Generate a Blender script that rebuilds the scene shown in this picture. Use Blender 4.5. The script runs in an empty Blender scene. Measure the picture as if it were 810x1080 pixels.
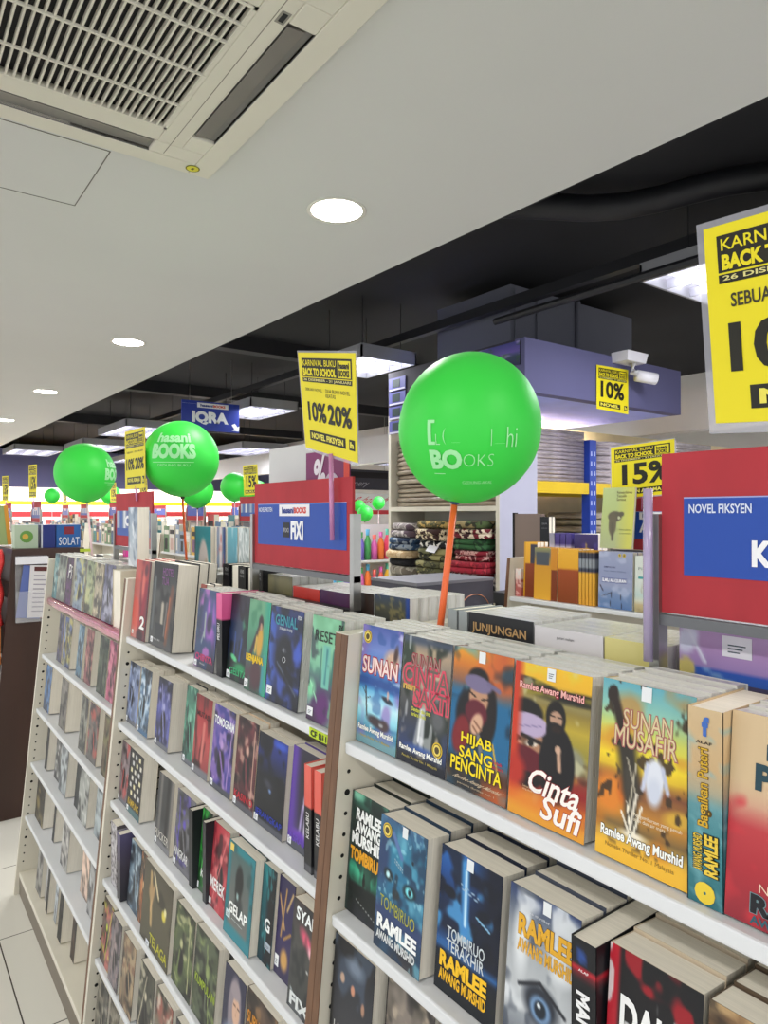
import bpy, bmesh, math, random
import numpy as np
from mathutils import Vector, Matrix

C = bpy.context.scene.collection
D = bpy.data
SC = bpy.context.scene
PI = math.pi
CAM_H = 1.556
YAW = math.radians(36.5)

# ------------------------------------------------------------------ camera
cd = D.cameras.new('camera')
cd.sensor_fit = 'HORIZONTAL'; cd.sensor_width = 36.0; cd.lens = 730.0 / 810.0 * 36.0
cd.clip_start = 0.02; cd.clip_end = 100
co = D.objects.new('camera', cd); C.objects.link(co)
co.location = (0, 0, CAM_H)
co.rotation_euler = (PI / 2 + math.atan(2 / 730.0), 0, -YAW)
SC.camera = co

# ------------------------------------------------------------------ world, exposure
w = D.worlds.new('world'); SC.world = w; w.use_nodes = True
w.node_tree.nodes['Background'].inputs[0].default_value = (0.93, 0.96, 1.0, 1)
w.node_tree.nodes['Background'].inputs[1].default_value = 0.62
SC.view_settings.view_transform = 'Standard'
SC.view_settings.look = 'None'
SC.view_settings.gamma = 1.0
SC.view_settings.use_curve_mapping = False
SC.view_settings.exposure = 1.08
DOWNLIGHT_W = 7.0
TUBE_E = 9.0
TROFFER_W = 16.0


# ------------------------------------------------------------------ colour and materials
def lin(h):
    if isinstance(h, str):
        h = h.lstrip('#'); c = [int(h[i:i + 2], 16) / 255 for i in (0, 2, 4)]
    else:
        c = list(h)
    return [x / 12.92 if x <= 0.04045 else ((x + 0.055) / 1.055) ** 2.4 for x in c]


def srgb(h):
    h = h.lstrip('#'); return np.array([int(h[i:i + 2], 16) / 255 for i in (0, 2, 4)])


def mat(name, col, rough=0.5, metal=0.0, vary=0.06, scale=8.0, bump=0.0, bscale=60.0, coat=0.0, emit=None, estr=0.0, trans=0.0, alpha=1.0, stretch=(1, 1, 1)):
    m = D.materials.new(name); m.use_nodes = True
    nt = m.node_tree; b = nt.nodes['Principled BSDF']
    b.inputs['Roughness'].default_value = rough
    b.inputs['Metallic'].default_value = metal
    b.inputs['Coat Weight'].default_value = coat
    b.inputs['Coat Roughness'].default_value = 0.12
    b.inputs['Transmission Weight'].default_value = trans
    b.inputs['Alpha'].default_value = alpha
    c = lin(col)
    tc = nt.nodes.new('ShaderNodeTexCoord')
    mp = nt.nodes.new('ShaderNodeMapping'); mp.inputs['Scale'].default_value = stretch
    nt.links.new(tc.outputs['Object'], mp.inputs['Vector'])
    if vary > 0:
        n = nt.nodes.new('ShaderNodeTexNoise'); n.inputs['Scale'].default_value = scale; n.inputs['Detail'].default_value = 3
        nt.links.new(mp.outputs[0], n.inputs['Vector'])
        r = nt.nodes.new('ShaderNodeValToRGB')
        r.color_ramp.elements[0].position = 0.3; r.color_ramp.elements[1].position = 0.7
        r.color_ramp.elements[0].color = [x * (1 - vary) for x in c] + [1]
        r.color_ramp.elements[1].color = [min(1, x * (1 + vary)) for x in c] + [1]
        nt.links.new(n.outputs['Fac'], r.inputs[0]); nt.links.new(r.outputs[0], b.inputs['Base Color'])
    else:
        b.inputs['Base Color'].default_value = c + [1]
    if bump > 0:
        n2 = nt.nodes.new('ShaderNodeTexNoise'); n2.inputs['Scale'].default_value = bscale
        nt.links.new(mp.outputs[0], n2.inputs['Vector'])
        bp = nt.nodes.new('ShaderNodeBump'); bp.inputs['Strength'].default_value = bump; bp.inputs['Distance'].default_value = 0.004
        nt.links.new(n2.outputs['Fac'], bp.inputs['Height']); nt.links.new(bp.outputs[0], b.inputs['Normal'])
    if emit:
        b.inputs['Emission Color'].default_value = lin(emit) + [1]
        b.inputs['Emission Strength'].default_value = estr
    return m


def printed(name, rough=0.45, coat=0.0, bump=0.0, bscale=25, metal=0.0):
    m = mat(name, '#ffffff', rough, metal, 0, coat=coat, bump=bump, bscale=bscale)
    nt = m.node_tree
    nt.nodes['Principled BSDF'].inputs['Specular IOR Level'].default_value = 0.32
    a = nt.nodes.new('ShaderNodeAttribute'); a.attribute_name = 'Col'
    nt.links.new(a.outputs['Color'], nt.nodes['Principled BSDF'].inputs['Base Color'])
    return m


M = {}
M['ceil'] = mat('ceiling paint', '#d0d0ce', 0.9, vary=0.015, scale=1.5)
M['black'] = mat('black ceiling paint', '#17171c', 0.85, vary=0.25, scale=1.2)
M['blackbeam'] = mat('black beam paint', '#1a1a1f', 0.55, vary=0.2, scale=3)
M['cream'] = mat('cream shelf laminate', '#d9d3c3', 0.45, vary=0.025, scale=6)
M['shelf'] = mat('pale grey shelf laminate', '#dadcdf', 0.32, vary=0.02, scale=6)
M['brown'] = mat('brown edge banding', '#6b4a33', 0.5, vary=0.2, scale=14, stretch=(6, 6, 1))
M['darkwood'] = mat('dark brown laminate', '#38211a', 0.4, vary=0.18, scale=10, stretch=(1, 1, 0.15))
M['hole'] = mat('peg hole', '#141210', 0.9, vary=0)
M['white'] = mat('white laminate', '#e6e4ea', 0.5, vary=0.02)
M['bulk'] = mat('purple grey bulkhead paint', '#5b5a80', 0.8, vary=0.03, scale=2)
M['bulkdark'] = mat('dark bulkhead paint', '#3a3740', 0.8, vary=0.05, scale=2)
M['column'] = mat('grey column paint', '#6a6b76', 0.85, vary=0.03, scale=2)
M['wallwhite'] = mat('white wall paint', '#e9e7e6', 0.85, vary=0.02, scale=2)
M['steel'] = mat('brushed steel', '#a7a6a2', 0.28, 0.9, vary=0.06, scale=20)
M['railgrey'] = mat('dark steel rail', '#6b6c6e', .35, .6, vary=.05)
M['chrome'] = mat('chrome', '#c9c9c6', 0.15, 1.0, vary=0.03, scale=20)
M['blue'] = mat('blue rack enamel', '#2447b4', 0.4, vary=0.05)
M['yellow'] = mat('yellow rack enamel', '#eec81e', 0.4, vary=0.04)
M['balloon'] = mat('green balloon latex', '#33d443', 0.5, vary=0.02, scale=3, coat=0.0)
M['balloonprint'] = mat('balloon lettering', '#a5edab', 0.5, vary=0)
M['orange'] = mat('orange plastic stick', '#ee6a34', 0.4, vary=0.05)
M['pinkstick'] = mat('pale pink plastic stick', '#e4c4c8', 0.4, vary=0.05)
M['pinkrod'] = mat('clear pink plastic rod', '#d990c0', 0.25, vary=0.03, alpha=0.75, coat=0.5)
M['lilacrod'] = mat('clear lilac plastic rod', '#b9aad0', 0.2, vary=0.03, alpha=0.7, coat=0.5)
M['sleeve'] = mat('clear plastic sleeve', '#d6d6e2', 0.15, vary=0, alpha=0.4, coat=0.6)
M['clear'] = mat('clear acrylic', '#e4e4ea', 0.1, vary=0, alpha=0.16, coat=0.4)
M['foil'] = mat('pink foil tape', '#c23a72', 0.16, 0.55, vary=0.3, scale=30, bump=0.35, bscale=22, coat=1.0)
M['signred'] = mat('red sign card', '#ab2b35', 0.7, vary=0.10, scale=18, stretch=(1, 1, .4))
M['acwhite'] = mat('air conditioner plastic', '#d9d5c8', 0.5, vary=0.015)
M['acdark'] = mat('air conditioner inside', '#1d1c20', 0.7, vary=0.1)
M['acflap'] = mat('grey louvre flap', '#7a7671', 0.5, vary=0.05)
M['lamp'] = mat('lamp glow', '#ffffff', 0.5, vary=0, emit='#fffaf0', estr=14.0)
M['lampring'] = mat('lamp ring', '#e2dfd6', 0.4, vary=0.02)
M['tube'] = mat('fluorescent tube', '#ffffff', 0.5, vary=0, emit='#f2f2ff', estr=TUBE_E)
M['reflector'] = mat('silver louvre', '#c4c4cc', 0.25, 0.7, vary=0.04)
M['fixture'] = mat('grey fixture body', '#8f8f93', 0.5, vary=0.04)
M['print'] = printed('printed card', 0.45, 0.06)
M['wrapped'] = printed('printed card under film', 0.4, 0.12, 0.2, 14)
M['matte'] = printed('matte coloured', 0.7, 0.0)
M['pages'] = mat('page edges', '#ebe4d5', 0.75, vary=0.08, scale=5, stretch=(2, 160, 2))
M['pagetop'] = mat('wrapped page edges', '#e6e5e0', 0.28, vary=0.12, scale=9, stretch=(3, 60, 3), bump=0.8, bscale=22, coat=0.6)


# ------------------------------------------------------------------ mesh builder
class MB:
    def __init__(s):
        s.v = []; s.f = []; s.m = []; s.c = []

    def add(s, vs, fs, m=0, col=None):
        k = len(s.v); s.v += [tuple(x) for x in vs]
        s.f += [[i + k for i in f] for f in fs]; s.m += [m] * len(fs)
        if isinstance(col, np.ndarray) and col.ndim == 2:
            s.c += [tuple(x) for x in col]
        else:
            s.c += [tuple(lin(col)) if col is not None else (0.8, 0.8, 0.8)] * len(vs)

    def box(s, lo, hi, m=0, col=None):
        x0, y0, z0 = lo; x1, y1, z1 = hi
        s.add([(x0, y0, z0), (x1, y0, z0), (x1, y1, z0), (x0, y1, z0), (x0, y0, z1), (x1, y0, z1), (x1, y1, z1), (x0, y1, z1)],
              [(0, 3, 2, 1), (4, 5, 6, 7), (0, 1, 5, 4), (1, 2, 6, 5), (2, 3, 7, 6), (3, 0, 4, 7)], m, col)

    def hexa(s, p, m=0, col=None):
        s.add(p, [(0, 3, 2, 1), (4, 5, 6, 7), (0, 1, 5, 4), (1, 2, 6, 5), (2, 3, 7, 6), (3, 0, 4, 7)], m, col)

    def prism(s, poly, y0, y1, m=0, col=None):      # poly in (x, z), extruded along y
        n = len(poly)
        vs = [(x, y0, z) for x, z in poly] + [(x, y1, z) for x, z in poly]
        fs = [tuple(range(n)), tuple(range(2 * n - 1, n - 1, -1))] + [(i, i + n, (i + 1) % n + n, (i + 1) % n) for i in range(n)]
        s.add(vs, fs, m, col)

    def tube(s, pts, r, n=10, m=0, col=None):
        P = [Vector(p) for p in pts]; vs = []; fs = []
        for i, p in enumerate(P):
            t = (P[min(i + 1, len(P) - 1)] - P[max(i - 1, 0)]).normalized()
            a = t.orthogonal().normalized() if abs(t.z) > 0.9 else Vector((0, 0, 1)).cross(t).normalized()
            b = t.cross(a); rr = r[i] if isinstance(r, (list, tuple)) else r
            vs += [p + a * math.cos(2 * PI * j / n) * rr + b * math.sin(2 * PI * j / n) * rr for j in range(n)]
        for i in range(len(P) - 1):
            for j in range(n):
                fs.append((i * n + j, i * n + (j + 1) % n, (i + 1) * n + (j + 1) % n, (i + 1) * n + j))
        fs += [tuple(range(n - 1, -1, -1)), tuple((len(P) - 1) * n + j for j in range(n))]
        s.add(vs, fs, m, col)

    def lathe(s, prof, n=32, m=0, col=None, o=(0, 0, 0), axis='z'):
        vs = []; fs = []
        for r, z in prof:
            for j in range(n):
                a = 2 * PI * j / n
                p = (r * math.cos(a), r * math.sin(a), z)
                if axis == 'x': p = (p[2], p[0], p[1])
                if axis == 'y': p = (p[1], p[2], p[0])
                vs.append((o[0] + p[0], o[1] + p[1], o[2] + p[2]))
        for i in range(len(prof) - 1):
            for j in range(n):
                fs.append((i * n + j, i * n + (j + 1) % n, (i + 1) * n + (j + 1) % n, (i + 1) * n + j))
        s.add(vs, fs, m, col)

    def disc(s, c, r, ax, n=10, m=0, col=None):     # flat disc, ax = unit normal
        a = Vector(ax).orthogonal().normalized(); b = Vector(ax).cross(a)
        s.add([Vector(c) + a * r * math.cos(2 * PI * j / n) + b * r * math.sin(2 * PI * j / n) for j in range(n)], [tuple(range(n))], m, col)

    def build(s, name, mats, parent=None, smooth=False, loc=None):
        me = D.meshes.new(name); me.from_pydata(s.v, [], s.f)
        for mm in (mats if isinstance(mats, (list, tuple)) else [mats]): me.materials.append(mm)
        me.polygons.foreach_set('material_index', s.m)
        a = me.color_attributes.new('Col', 'FLOAT_COLOR', 'POINT')
        arr = np.ones((len(s.v), 4), dtype=np.float32); arr[:, :3] = np.array(s.c, dtype=np.float32).reshape(-1, 3)
        a.data.foreach_set('color', arr.ravel())
        if smooth: me.polygons.foreach_set('use_smooth', [True] * len(me.polygons))
        me.update()
        o = D.objects.new(name, me); C.objects.link(o)
        if parent: o.parent = parent
        if loc: o.location = loc
        return o


def tag(o, label=None, cat=None, group=None, kind=None):
    if label: o['label'] = label
    if cat: o['category'] = cat
    if group: o['group'] = group
    if kind: o['kind'] = kind
    return o


def thing(name, label, cat, loc=(0, 0, 0), rot=(0, 0, 0), group=None):
    o = D.objects.new(name, None); o.empty_display_size = 0.05; C.objects.link(o)
    o.location = loc; o.rotation_euler = rot
    return tag(o, label, cat, group)


def struct(name, mb, m):
    return tag(mb.build(name, m), kind='structure')


# ------------------------------------------------------------------ lettering
_G = {}


def glyphs(s, bold):
    k = (s, bold)
    if k not in _G:
        cu = D.curves.new('lettering', 'FONT'); cu.body = s; cu.offset = bold; cu.resolution_u = 3
        cu.space_line = 0.9
        ob = D.objects.new('lettering', cu); me = D.meshes.new_from_object(ob)
        v = np.array([(p.co.x, p.co.y) for p in me.vertices]) if len(me.vertices) else np.zeros((1, 2))
        _G[k] = (v, [tuple(p.vertices) for p in me.polygons])
        D.objects.remove(ob); D.curves.remove(cu); D.meshes.remove(me)
    return _G[k]


def letter(mb, mapfn, s, box, col, bold=0.02, shear=0.0, outline=None, ow=0.05, off=0.0005, rot=0, tilt=0.0, sub=0):
    """s into box (u0, v0, u1, v1), v measured downwards; mapfn(u, v, off) -> point"""
    u0, v0, u1, v1 = box
    base = glyphs(s, bold)[0]; lo = base.min(0); hi = base.max(0); sz = np.maximum(hi - lo, 1e-6)
    for b, c, o in (((bold + ow, outline, off * 0.5),) if outline else ()) + ((bold, col, off),):
        v, f = glyphs(s, b)
        if not f: continue
        n = (v - lo) / sz
        if sub:
            bm = bmesh.new(); bv = [bm.verts.new((p[0] * (u1 - u0), p[1] * (v1 - v0), 0)) for p in n]
            for q in f:
                try: bm.faces.new([bv[i] for i in q])
                except ValueError: pass
            for _ in range(5):
                es = [e for e in bm.edges if e.calc_length() > sub]
                if not es: break
                bmesh.ops.subdivide_edges(bm, edges=es, cuts=1)
                bmesh.ops.triangulate(bm, faces=[q for q in bm.faces if len(q.verts) > 3])
            bm.verts.index_update()
            n = np.array([(p.co.x / (u1 - u0), p.co.y / (v1 - v0)) for p in bm.verts]); f = [tuple(p.index for p in q.verts) for q in bm.faces]
            bm.free()
        x = n[:, 0]; y = n[:, 1]
        if rot == 1: x, y = 1 - y, x        # reads downwards turned
        if rot == -1: x, y = y, 1 - x
        x = x + shear * y; y = y + tilt * (x - 0.5)
        mb.add([mapfn(u0 + a * (u1 - u0), v1 - bq * (v1 - v0), o) for a, bq in zip(x, y)], f, 0, c)


def bilinear(tl, tr, bl, br):
    tl, tr, bl, br = map(Vector, (tl, tr, bl, br))
    n = (bl - tl).cross(tr - tl).normalized()
    return lambda u, v, off=0.0: (tl * (1 - u) + tr * u) * (1 - v) + (bl * (1 - u) + br * u) * v + n * off


def rect(mb, mapfn, box, col, off=0.0003, n=1):
    u0, v0, u1, v1 = box
    vs = []; fs = []
    for j in range(n + 1):
        for i in range(n + 1):
            vs.append(mapfn(u0 + (u1 - u0) * i / n, v0 + (v1 - v0) * j / n, off))
    for j in range(n):
        for i in range(n):
            a = j * (n + 1) + i; fs.append((a, a + n + 1, a + n + 2, a + 1))
    mb.add(vs, fs, 0, col)


# ------------------------------------------------------------------ printed cover pictures, painted per vertex
def vnoise(U, V, sx, sy, seed):
    rs = np.random.RandomState(seed); L = rs.rand(64, 64)
    x = U * sx; y = V * sy; xi = np.floor(x).astype(int); yi = np.floor(y).astype(int)
    fx = x - xi; fy = y - yi; fx = fx * fx * (3 - 2 * fx); fy = fy * fy * (3 - 2 * fy)
    g = lambda a, b: L[a % 64, b % 64]
    return (g(xi, yi) * (1 - fx) + g(xi + 1, yi) * fx) * (1 - fy) + (g(xi, yi + 1) * (1 - fx) + g(xi + 1, yi + 1) * fx) * fy


def paint(ops, U, V, asp):
    """U right, V down, both 0..1; returns linear rgb"""
    img = np.zeros(U.shape + (3,)) + 0.3
    for op in ops:
        k = op[0]; a = None
        if k == 'grad':
            st = op[1]; ps = [p for p, _ in st]; cs = np.array([srgb(c) for _, c in st])
            for i in range(3): img[..., i] = np.interp(V, ps, cs[:, i])
            continue
        if k == 'noise':        # colour, sx, sy, threshold, softness, strength, seed
            _, c, sx, sy, th, so, st, sd = op
            n = 0.65 * vnoise(U, V, sx, sy, sd) + 0.35 * vnoise(U, V, sx * 2.3, sy * 2.3, sd + 1)
            a = np.clip((n - th) / so, 0, 1) * st
        elif k == 'blob':       # cx, cy, rx, ry, colour, softness, rotation
            _, cx, cy, rx, ry, c, so, ro = op
            dx = (U - cx); dy = (V - cy) * asp; q = math.radians(ro)
            x = dx * math.cos(q) + dy * math.sin(q); y = -dx * math.sin(q) + dy * math.cos(q)
            d = np.sqrt((x / rx) ** 2 + (y / (ry * asp)) ** 2)
            a = np.clip((1 - d) / max(so, 1e-3), 0, 1)
        elif k == 'line':       # x0, y0, x1, y1, half width, colour
            _, x0, y0, x1, y1, hw, c = op
            px, py = x1 - x0, (y1 - y0) * asp; t = np.clip(((U - x0) * px + (V - y0) * asp * py) / (px * px + py * py + 1e-9), 0, 1)
            d = np.sqrt((U - x0 - t * px) ** 2 + ((V - y0) * asp - t * py) ** 2)
            a = np.clip((hw - d) / (hw * 0.6), 0, 1)
        elif k == 'band':       # v0, v1, colour, softness
            _, v0, v1, c, so = op
            a = np.clip((V - v0) / so + 0.5, 0, 1) * np.clip((v1 - V) / so + 0.5, 0, 1)
        elif k == 'side':       # u0, u1, colour, softness
            _, v0, v1, c, so = op
            a = np.clip((U - v0) / so + 0.5, 0, 1) * np.clip((v1 - U) / so + 0.5, 0, 1)
        elif k == 'rect':
            _, x0, y0, x1, y1, c = op
            a = ((U >= x0) & (U <= x1) & (V >= y0) & (V <= y1)).astype(float)
        img = img * (1 - a[..., None]) + srgb(c) * a[..., None]
    img = np.clip(img, 0, 1)
    return np.where(img <= 0.04045, img / 12.92, ((img + 0.055) / 1.055) ** 2.4)


def picture(c1, c2, c3, c4, seed, bar='#5a5a62', fig=True):
    r = random.Random(seed)
    ops = [('grad', [(0, c1), (0.5, c2), (1, c1)]),
           ('noise', c3, 3, 5, 0.42, 0.25, 0.8, seed), ('noise', c4, 5, 9, 0.6, 0.15, 0.75, seed + 7), ('noise', '#0b0b10', 4, 7, 0.52, 0.2, 0.6, seed + 19)]
    if fig:
        x = 0.5 + r.uniform(-.12, .12); y = r.uniform(.38, .5)
        ops += [('blob', x, y + .17, .2, .2, '#15131a', .35, 0), ('blob', x, y - .05, .1, .075, c4, .5, 0), ('line', x - .06, y + .05, x + r.uniform(-.2, .2), y + .35, .05, c3)]
    ops += [('line', r.random(), .1, r.random(), .9, .025, c4)]
    if bar: ops += [('band', .93, 1.1, bar, .02)]
    return ops


# ------------------------------------------------------------------ books
LEAN = math.radians(5)


def say(desc, where):
    l = f'{desc}, {where}'
    return l if len(l.split()) <= 16 else ' '.join(desc.split()[:16])


def say(desc, where):
    l = f'{desc}, {where}'
    return l if len(l.split()) <= 16 else ' '.join(desc.split()[:16])


def ordinal(n):
    return ['first', 'second', 'third', 'fourth', 'fifth', 'sixth', 'seventh', 'eighth', 'ninth', 'tenth', 'eleventh', 'twelfth', 'thirteenth', 'fourteenth', 'fifteenth', 'sixteenth', 'seventeenth', 'eighteenth', 'nineteenth', 'twentieth'][n - 1]


def cover_mesh(wd, h, t, ops, spine, res, edge=None):
    """front face towards -y; local x to the reader's right, z up"""
    mb = MB(); nx, nz = res; th = 0.0008
    u = np.linspace(0, 1, nx + 1); v = np.linspace(0, 1, nz + 1); U, V = np.meshgrid(u, v)
    col = paint(ops, U, V, h / wd)
    vs = [(-wd / 2 + wd * U[j, i], 0, h - h * V[j, i]) for j in range(nz + 1) for i in range(nx + 1)]
    fs = [(j * (nx + 1) + i, (j + 1) * (nx + 1) + i, (j + 1) * (nx + 1) + i + 1, j * (nx + 1) + i + 1) for j in range(nz) for i in range(nx)]
    mb.add(vs, fs, 0, col.reshape(-1, 3))
    x0, x1 = -wd / 2, wd / 2
    mb.add([(x0, 0, 0), (x1, 0, 0), (x1, th, 0), (x0, th, 0), (x0, 0, h), (x1, 0, h), (x1, th, h), (x0, th, h)],
           [(0, 3, 2, 1), (4, 5, 6, 7), (1, 2, 6, 5), (2, 3, 7, 6)], 0, spine)
    mb.box((x0, t - th, 0), (x1, t, h), 0, edge or spine)
    mb.box((x0, th, 0), (x0 + th, t - th, h), 0, spine)
    return mb


def page_mesh(wd, h, t):
    mb = MB(); mb.box((-wd / 2 + .0009, .0008, .0009), (wd / 2 - .0012, t - .0008, h - .0005)); return mb


def copy_tree(o, parent=None):
    c = o.copy(); C.objects.link(c)
    if parent: c.parent = parent
    for ch in list(o.children): copy_tree(ch, c)
    return c


ASIDE = -PI / 2


def book(desc, where, Yl, Yr, X, z, h, t, ops, texts=(), spine='#222228', res=(24, 44), n=1, fill=None, sticker=None, group=None, wrap=False, lean=LEAN, yaw=0.0, dz=0.0, tcopy=None, skew=0.0):
    wd = Yl - Yr; yc = (Yl + Yr) / 2
    rot = (-lean, 0, ASIDE + yaw)
    dz += t * math.sin(lean) + .0004
    t1 = thing('book', say(desc, where), 'book', (X, yc, z + dz), rot, group)
    cover_mesh(wd, h, t, ops, spine, res, edge='#cfcdc6' if wrap else None).build('cover', M['wrapped'] if wrap else M['print'], t1)
    page_mesh(wd, h, t).build('page_block', M['pagetop'] if wrap else M['pages'], t1)
    fn = lambda u, v, off=0.0: (-wd / 2 + u * wd, -0.0002 - off, h - v * h)
    if texts:
        mb = MB()
        for q in texts:
            letter(mb, fn, *q[:3], **(q[3] if len(q) > 3 else {}))
        mb.build('cover_lettering', M['print'], t1)
    if sticker:
        for (u0, v0, u1, v1, c) in sticker:
            mb = MB()
            if c == 'seal':
                r = (u1 - u0) / 2 * wd; cx = -wd / 2 + (u0 + u1) / 2 * wd; cz = h - (v0 + v1) / 2 * h
                for rr, cc, oo in ((r, '#d8b832', .0004), (r * .82, '#3a3222', .0006), (r * .72, '#e7cf63', .0008), (r * .45, '#51452a', .001)):
                    mb.disc((cx, -oo, cz), rr, (0, -1, 0), 20, 0, cc)
                mb.build('gold_seal', M['print'], t1)
            else:
                rect(mb, fn, (u0, v0, u1, v1), c, .0005)
                if (u1 - u0) * wd > .012 and c != '#e3c763':
                    for k in range(3): rect(mb, fn, (u0 + (u1 - u0) * .2, v0 + (v1 - v0) * (.4 + .16 * k), u0 + (u1 - u0) * (.8 - .1 * k), v0 + (v1 - v0) * (.46 + .16 * k)), '#4a5560', .0007)
                mb.build('price_sticker', M['print'], t1)
    if n > 1:
        tc = tcopy or t
        src = thing('book', '', 'book', (0, 0, 0), rot)
        if wrap: spine = '#d4d2cb'
        cm = MB(); th = .0008
        cm.box((-wd / 2, 0, 0), (wd / 2, th, h), 0, spine); cm.box((-wd / 2, tc - th, 0), (wd / 2, tc, h), 0, spine); cm.box((-wd / 2, th, 0), (-wd / 2 + th, tc - th, h), 0, spine)
        cm.build('cover', M['print'], src); page_mesh(wd, h, tc).build('page_block', M['pagetop'] if wrap else M['pages'], src)
        rr = random.Random(int(Yl * 1000) + int(z * 77))
        y = t
        for k in range(1, n):
            o = src if k == 1 else copy_tree(src)
            j = rr.uniform(-.0015, .001)
            o.location = (X + (y + .0006) / math.cos(LEAN), yc + j + skew * k, z + dz + (rr.uniform(0, .0) if wrap else 0))
            o['label'] = say(f'{ordinal(k)} copy behind the {desc}', where)
            o['group'] = group or 'spare copies behind the front books'
            y += tc + .0008
    return t1


def spine_book(desc, where, yc, X, z, h, t, depth, ops, page=False, texts=(), group=None, res=(4, 24), lean=LEAN, name='book', cat='book'):
    """a book standing with its spine (or its fore edge) to the aisle"""
    lean = 0.0
    b = thing(name, say(desc, where), cat, (X, yc, z + .0007), (-lean, 0, ASIDE), group)
    mb = MB(); nx, nz = res; th = .0009
    U, V = np.meshgrid(np.linspace(0, 1, nx + 1), np.linspace(0, 1, nz + 1)); col = paint(ops, U, V, h / t)
    side = '#2a2a30'
    if not page:
        mb.add([(-t / 2 + t * U[j, i], 0, h - h * V[j, i]) for j in range(nz + 1) for i in range(nx + 1)],
               [(j * (nx + 1) + i, (j + 1) * (nx + 1) + i, (j + 1) * (nx + 1) + i + 1, j * (nx + 1) + i + 1) for j in range(nz) for i in range(nx)], 0, col.reshape(-1, 3))
    for sx in (-1, 1):
        ca = col[:, 0 if sx < 0 else -1, :]
        x0, x1 = sorted((sx * t / 2, sx * (t / 2 - th)))
        vs = []; cc = []
        for j in range(nz + 1):
            zz = h - h * j / nz
            vs += [(x0, 0, zz), (x1, 0, zz), (x1, depth, zz), (x0, depth, zz)]; cc += [ca[j]] * 4
        fs = []
        for j in range(nz):
            a = 4 * j
            for q in range(4): fs.append((a + q, a + (q + 1) % 4, a + 4 + (q + 1) % 4, a + 4 + q))
        fs += [(3, 2, 1, 0), (4 * nz, 4 * nz + 1, 4 * nz + 2, 4 * nz + 3)]
        mb.add(vs, fs, 0, np.array(cc))
    mb.build('cover', M['print'], b)
    pm = MB(); pm.box((-t / 2 + th, .001 if not page else .003, .001), (t / 2 - th, depth - .001, h - .002)); pm.build('page_block', M['pages'], b)
    if texts:
        fn = lambda u, v, off=0.0: (-t / 2 + u * t, -0.0002 - off, h - v * h)
        mb = MB()
        for q in texts: letter(mb, fn, *q[:3], **(q[3] if len(q) > 3 else {}))
        mb.build('spine_lettering', M['print'], b)
    return b


# ================================================================== THE SETTING
H = 2.606
# floor: cream tiles with dark joints
fm = D.materials.new('floor tiles'); fm.use_nodes = True
nt = fm.node_tree; b = nt.nodes['Principled BSDF']; b.inputs['Roughness'].default_value = 0.14
tc = nt.nodes.new('ShaderNodeTexCoord'); mp = nt.nodes.new('ShaderNodeMapping'); mp.inputs['Location'].default_value = (-0.375 + 5.7, -2.30 + 11.4, 0)
nt.links.new(tc.outputs['Object'], mp.inputs[0])
br = nt.nodes.new('ShaderNodeTexBrick'); br.offset = 0.0; br.inputs['Scale'].default_value = 1.0
br.inputs['Brick Width'].default_value = .57; br.inputs['Row Height'].default_value = .57; br.inputs['Mortar Size'].default_value = .0022; br.inputs['Mortar Smooth'].default_value = 0
br.inputs['Color1'].default_value = lin('#dcd9cf') + [1]; br.inputs['Color2'].default_value = lin('#d8d5ca') + [1]; br.inputs['Mortar'].default_value = lin('#4b463f') + [1]
nt.links.new(mp.outputs[0], br.inputs['Vector']); nt.links.new(br.outputs['Color'], b.inputs['Base Color'])
mb = MB(); mb.box((-4, -4, -.05), (9, 18, 0)); struct('floor', mb, fm)

# white dropped ceiling over the near aisle (its edge runs along the shelves)
mb = MB()
e = lambda y: 1.81 - .019 * (y - .8)
mb.hexa([(-4, -4, H), (e(-4), -4, H), (e(18), 18, H), (-4, 18, H), (-4, -4, H + .6), (e(-4), -4, H + .6), (e(18), 18, H + .6), (-4, 18, H + .6)])
struct('ceiling_near', mb, M['ceil'])
mb = MB(); mb.box((1.3, -4, 3.25), (9, 18, 3.35)); struct('ceiling_far', mb, M['black'])
mb = MB(); mb.hexa([(e(-4), -4, H + .002), (e(-4) + .012, -4, H + .002), (e(18) + .012, 18, H + .002), (e(18), 18, H + .002), (e(-4), -4, H + .6), (e(-4) + .012, -4, H + .6), (e(18) + .012, 18, H + .6), (e(18), 18, H + .6)])
struct('trim_1', mb, M['black'])
mb = MB()                                                           # access hatch: a thin seam round a flush panel
x0, x1, y0, y1 = .10, .555, 2.08, 2.52
for lo, hi in (((x0, y0), (x1, y0 + .003)), ((x0, y1 - .003), (x1, y1)), ((x0, y0), (x0 + .003, y1)), ((x1 - .003, y0), (x1, y1))): mb.box((*lo, H - .0012), (*hi, H))
struct('ceiling_trim_1', mb, mat('hatch seam', '#6f6c66', .8))

# black beams and ducts in the open ceiling
mb = MB(); mb.box((2.87, -3, 2.72), (2.92, 17, 2.775)); struct('beam_1', mb, M['blackbeam'])
mb = MB(); mb.box((2.0, -3, 2.98), (4.6, 17, 3.24)); struct('ceiling_beam_1', mb, M['black'])
for i, y in enumerate((5.1, 7.4, 10.5)):
    mb = MB(); mb.box((1.9, y, 2.86), (6.0, y + .12, 2.98)); struct(f'beam_{i + 2}', mb, M['blackbeam'])
mb = MB(); mb.box((2.99, 1.2, 2.735), (6.5, 1.33, 2.80)); struct('beam_6', mb, M['blackbeam'])
mb = MB(); pts = [(2.0 + .9 * math.sin(k / 11 * 1.6), 2.35 - 1.25 * k / 11, 2.90 + .02 * math.sin(k)) for k in range(12)]
mb.tube(pts, .055, 12); o = mb.build('air_duct', M['blackbeam'], smooth=True); tag(o, 'black flexible air duct hanging across the black ceiling', 'duct')
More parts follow.
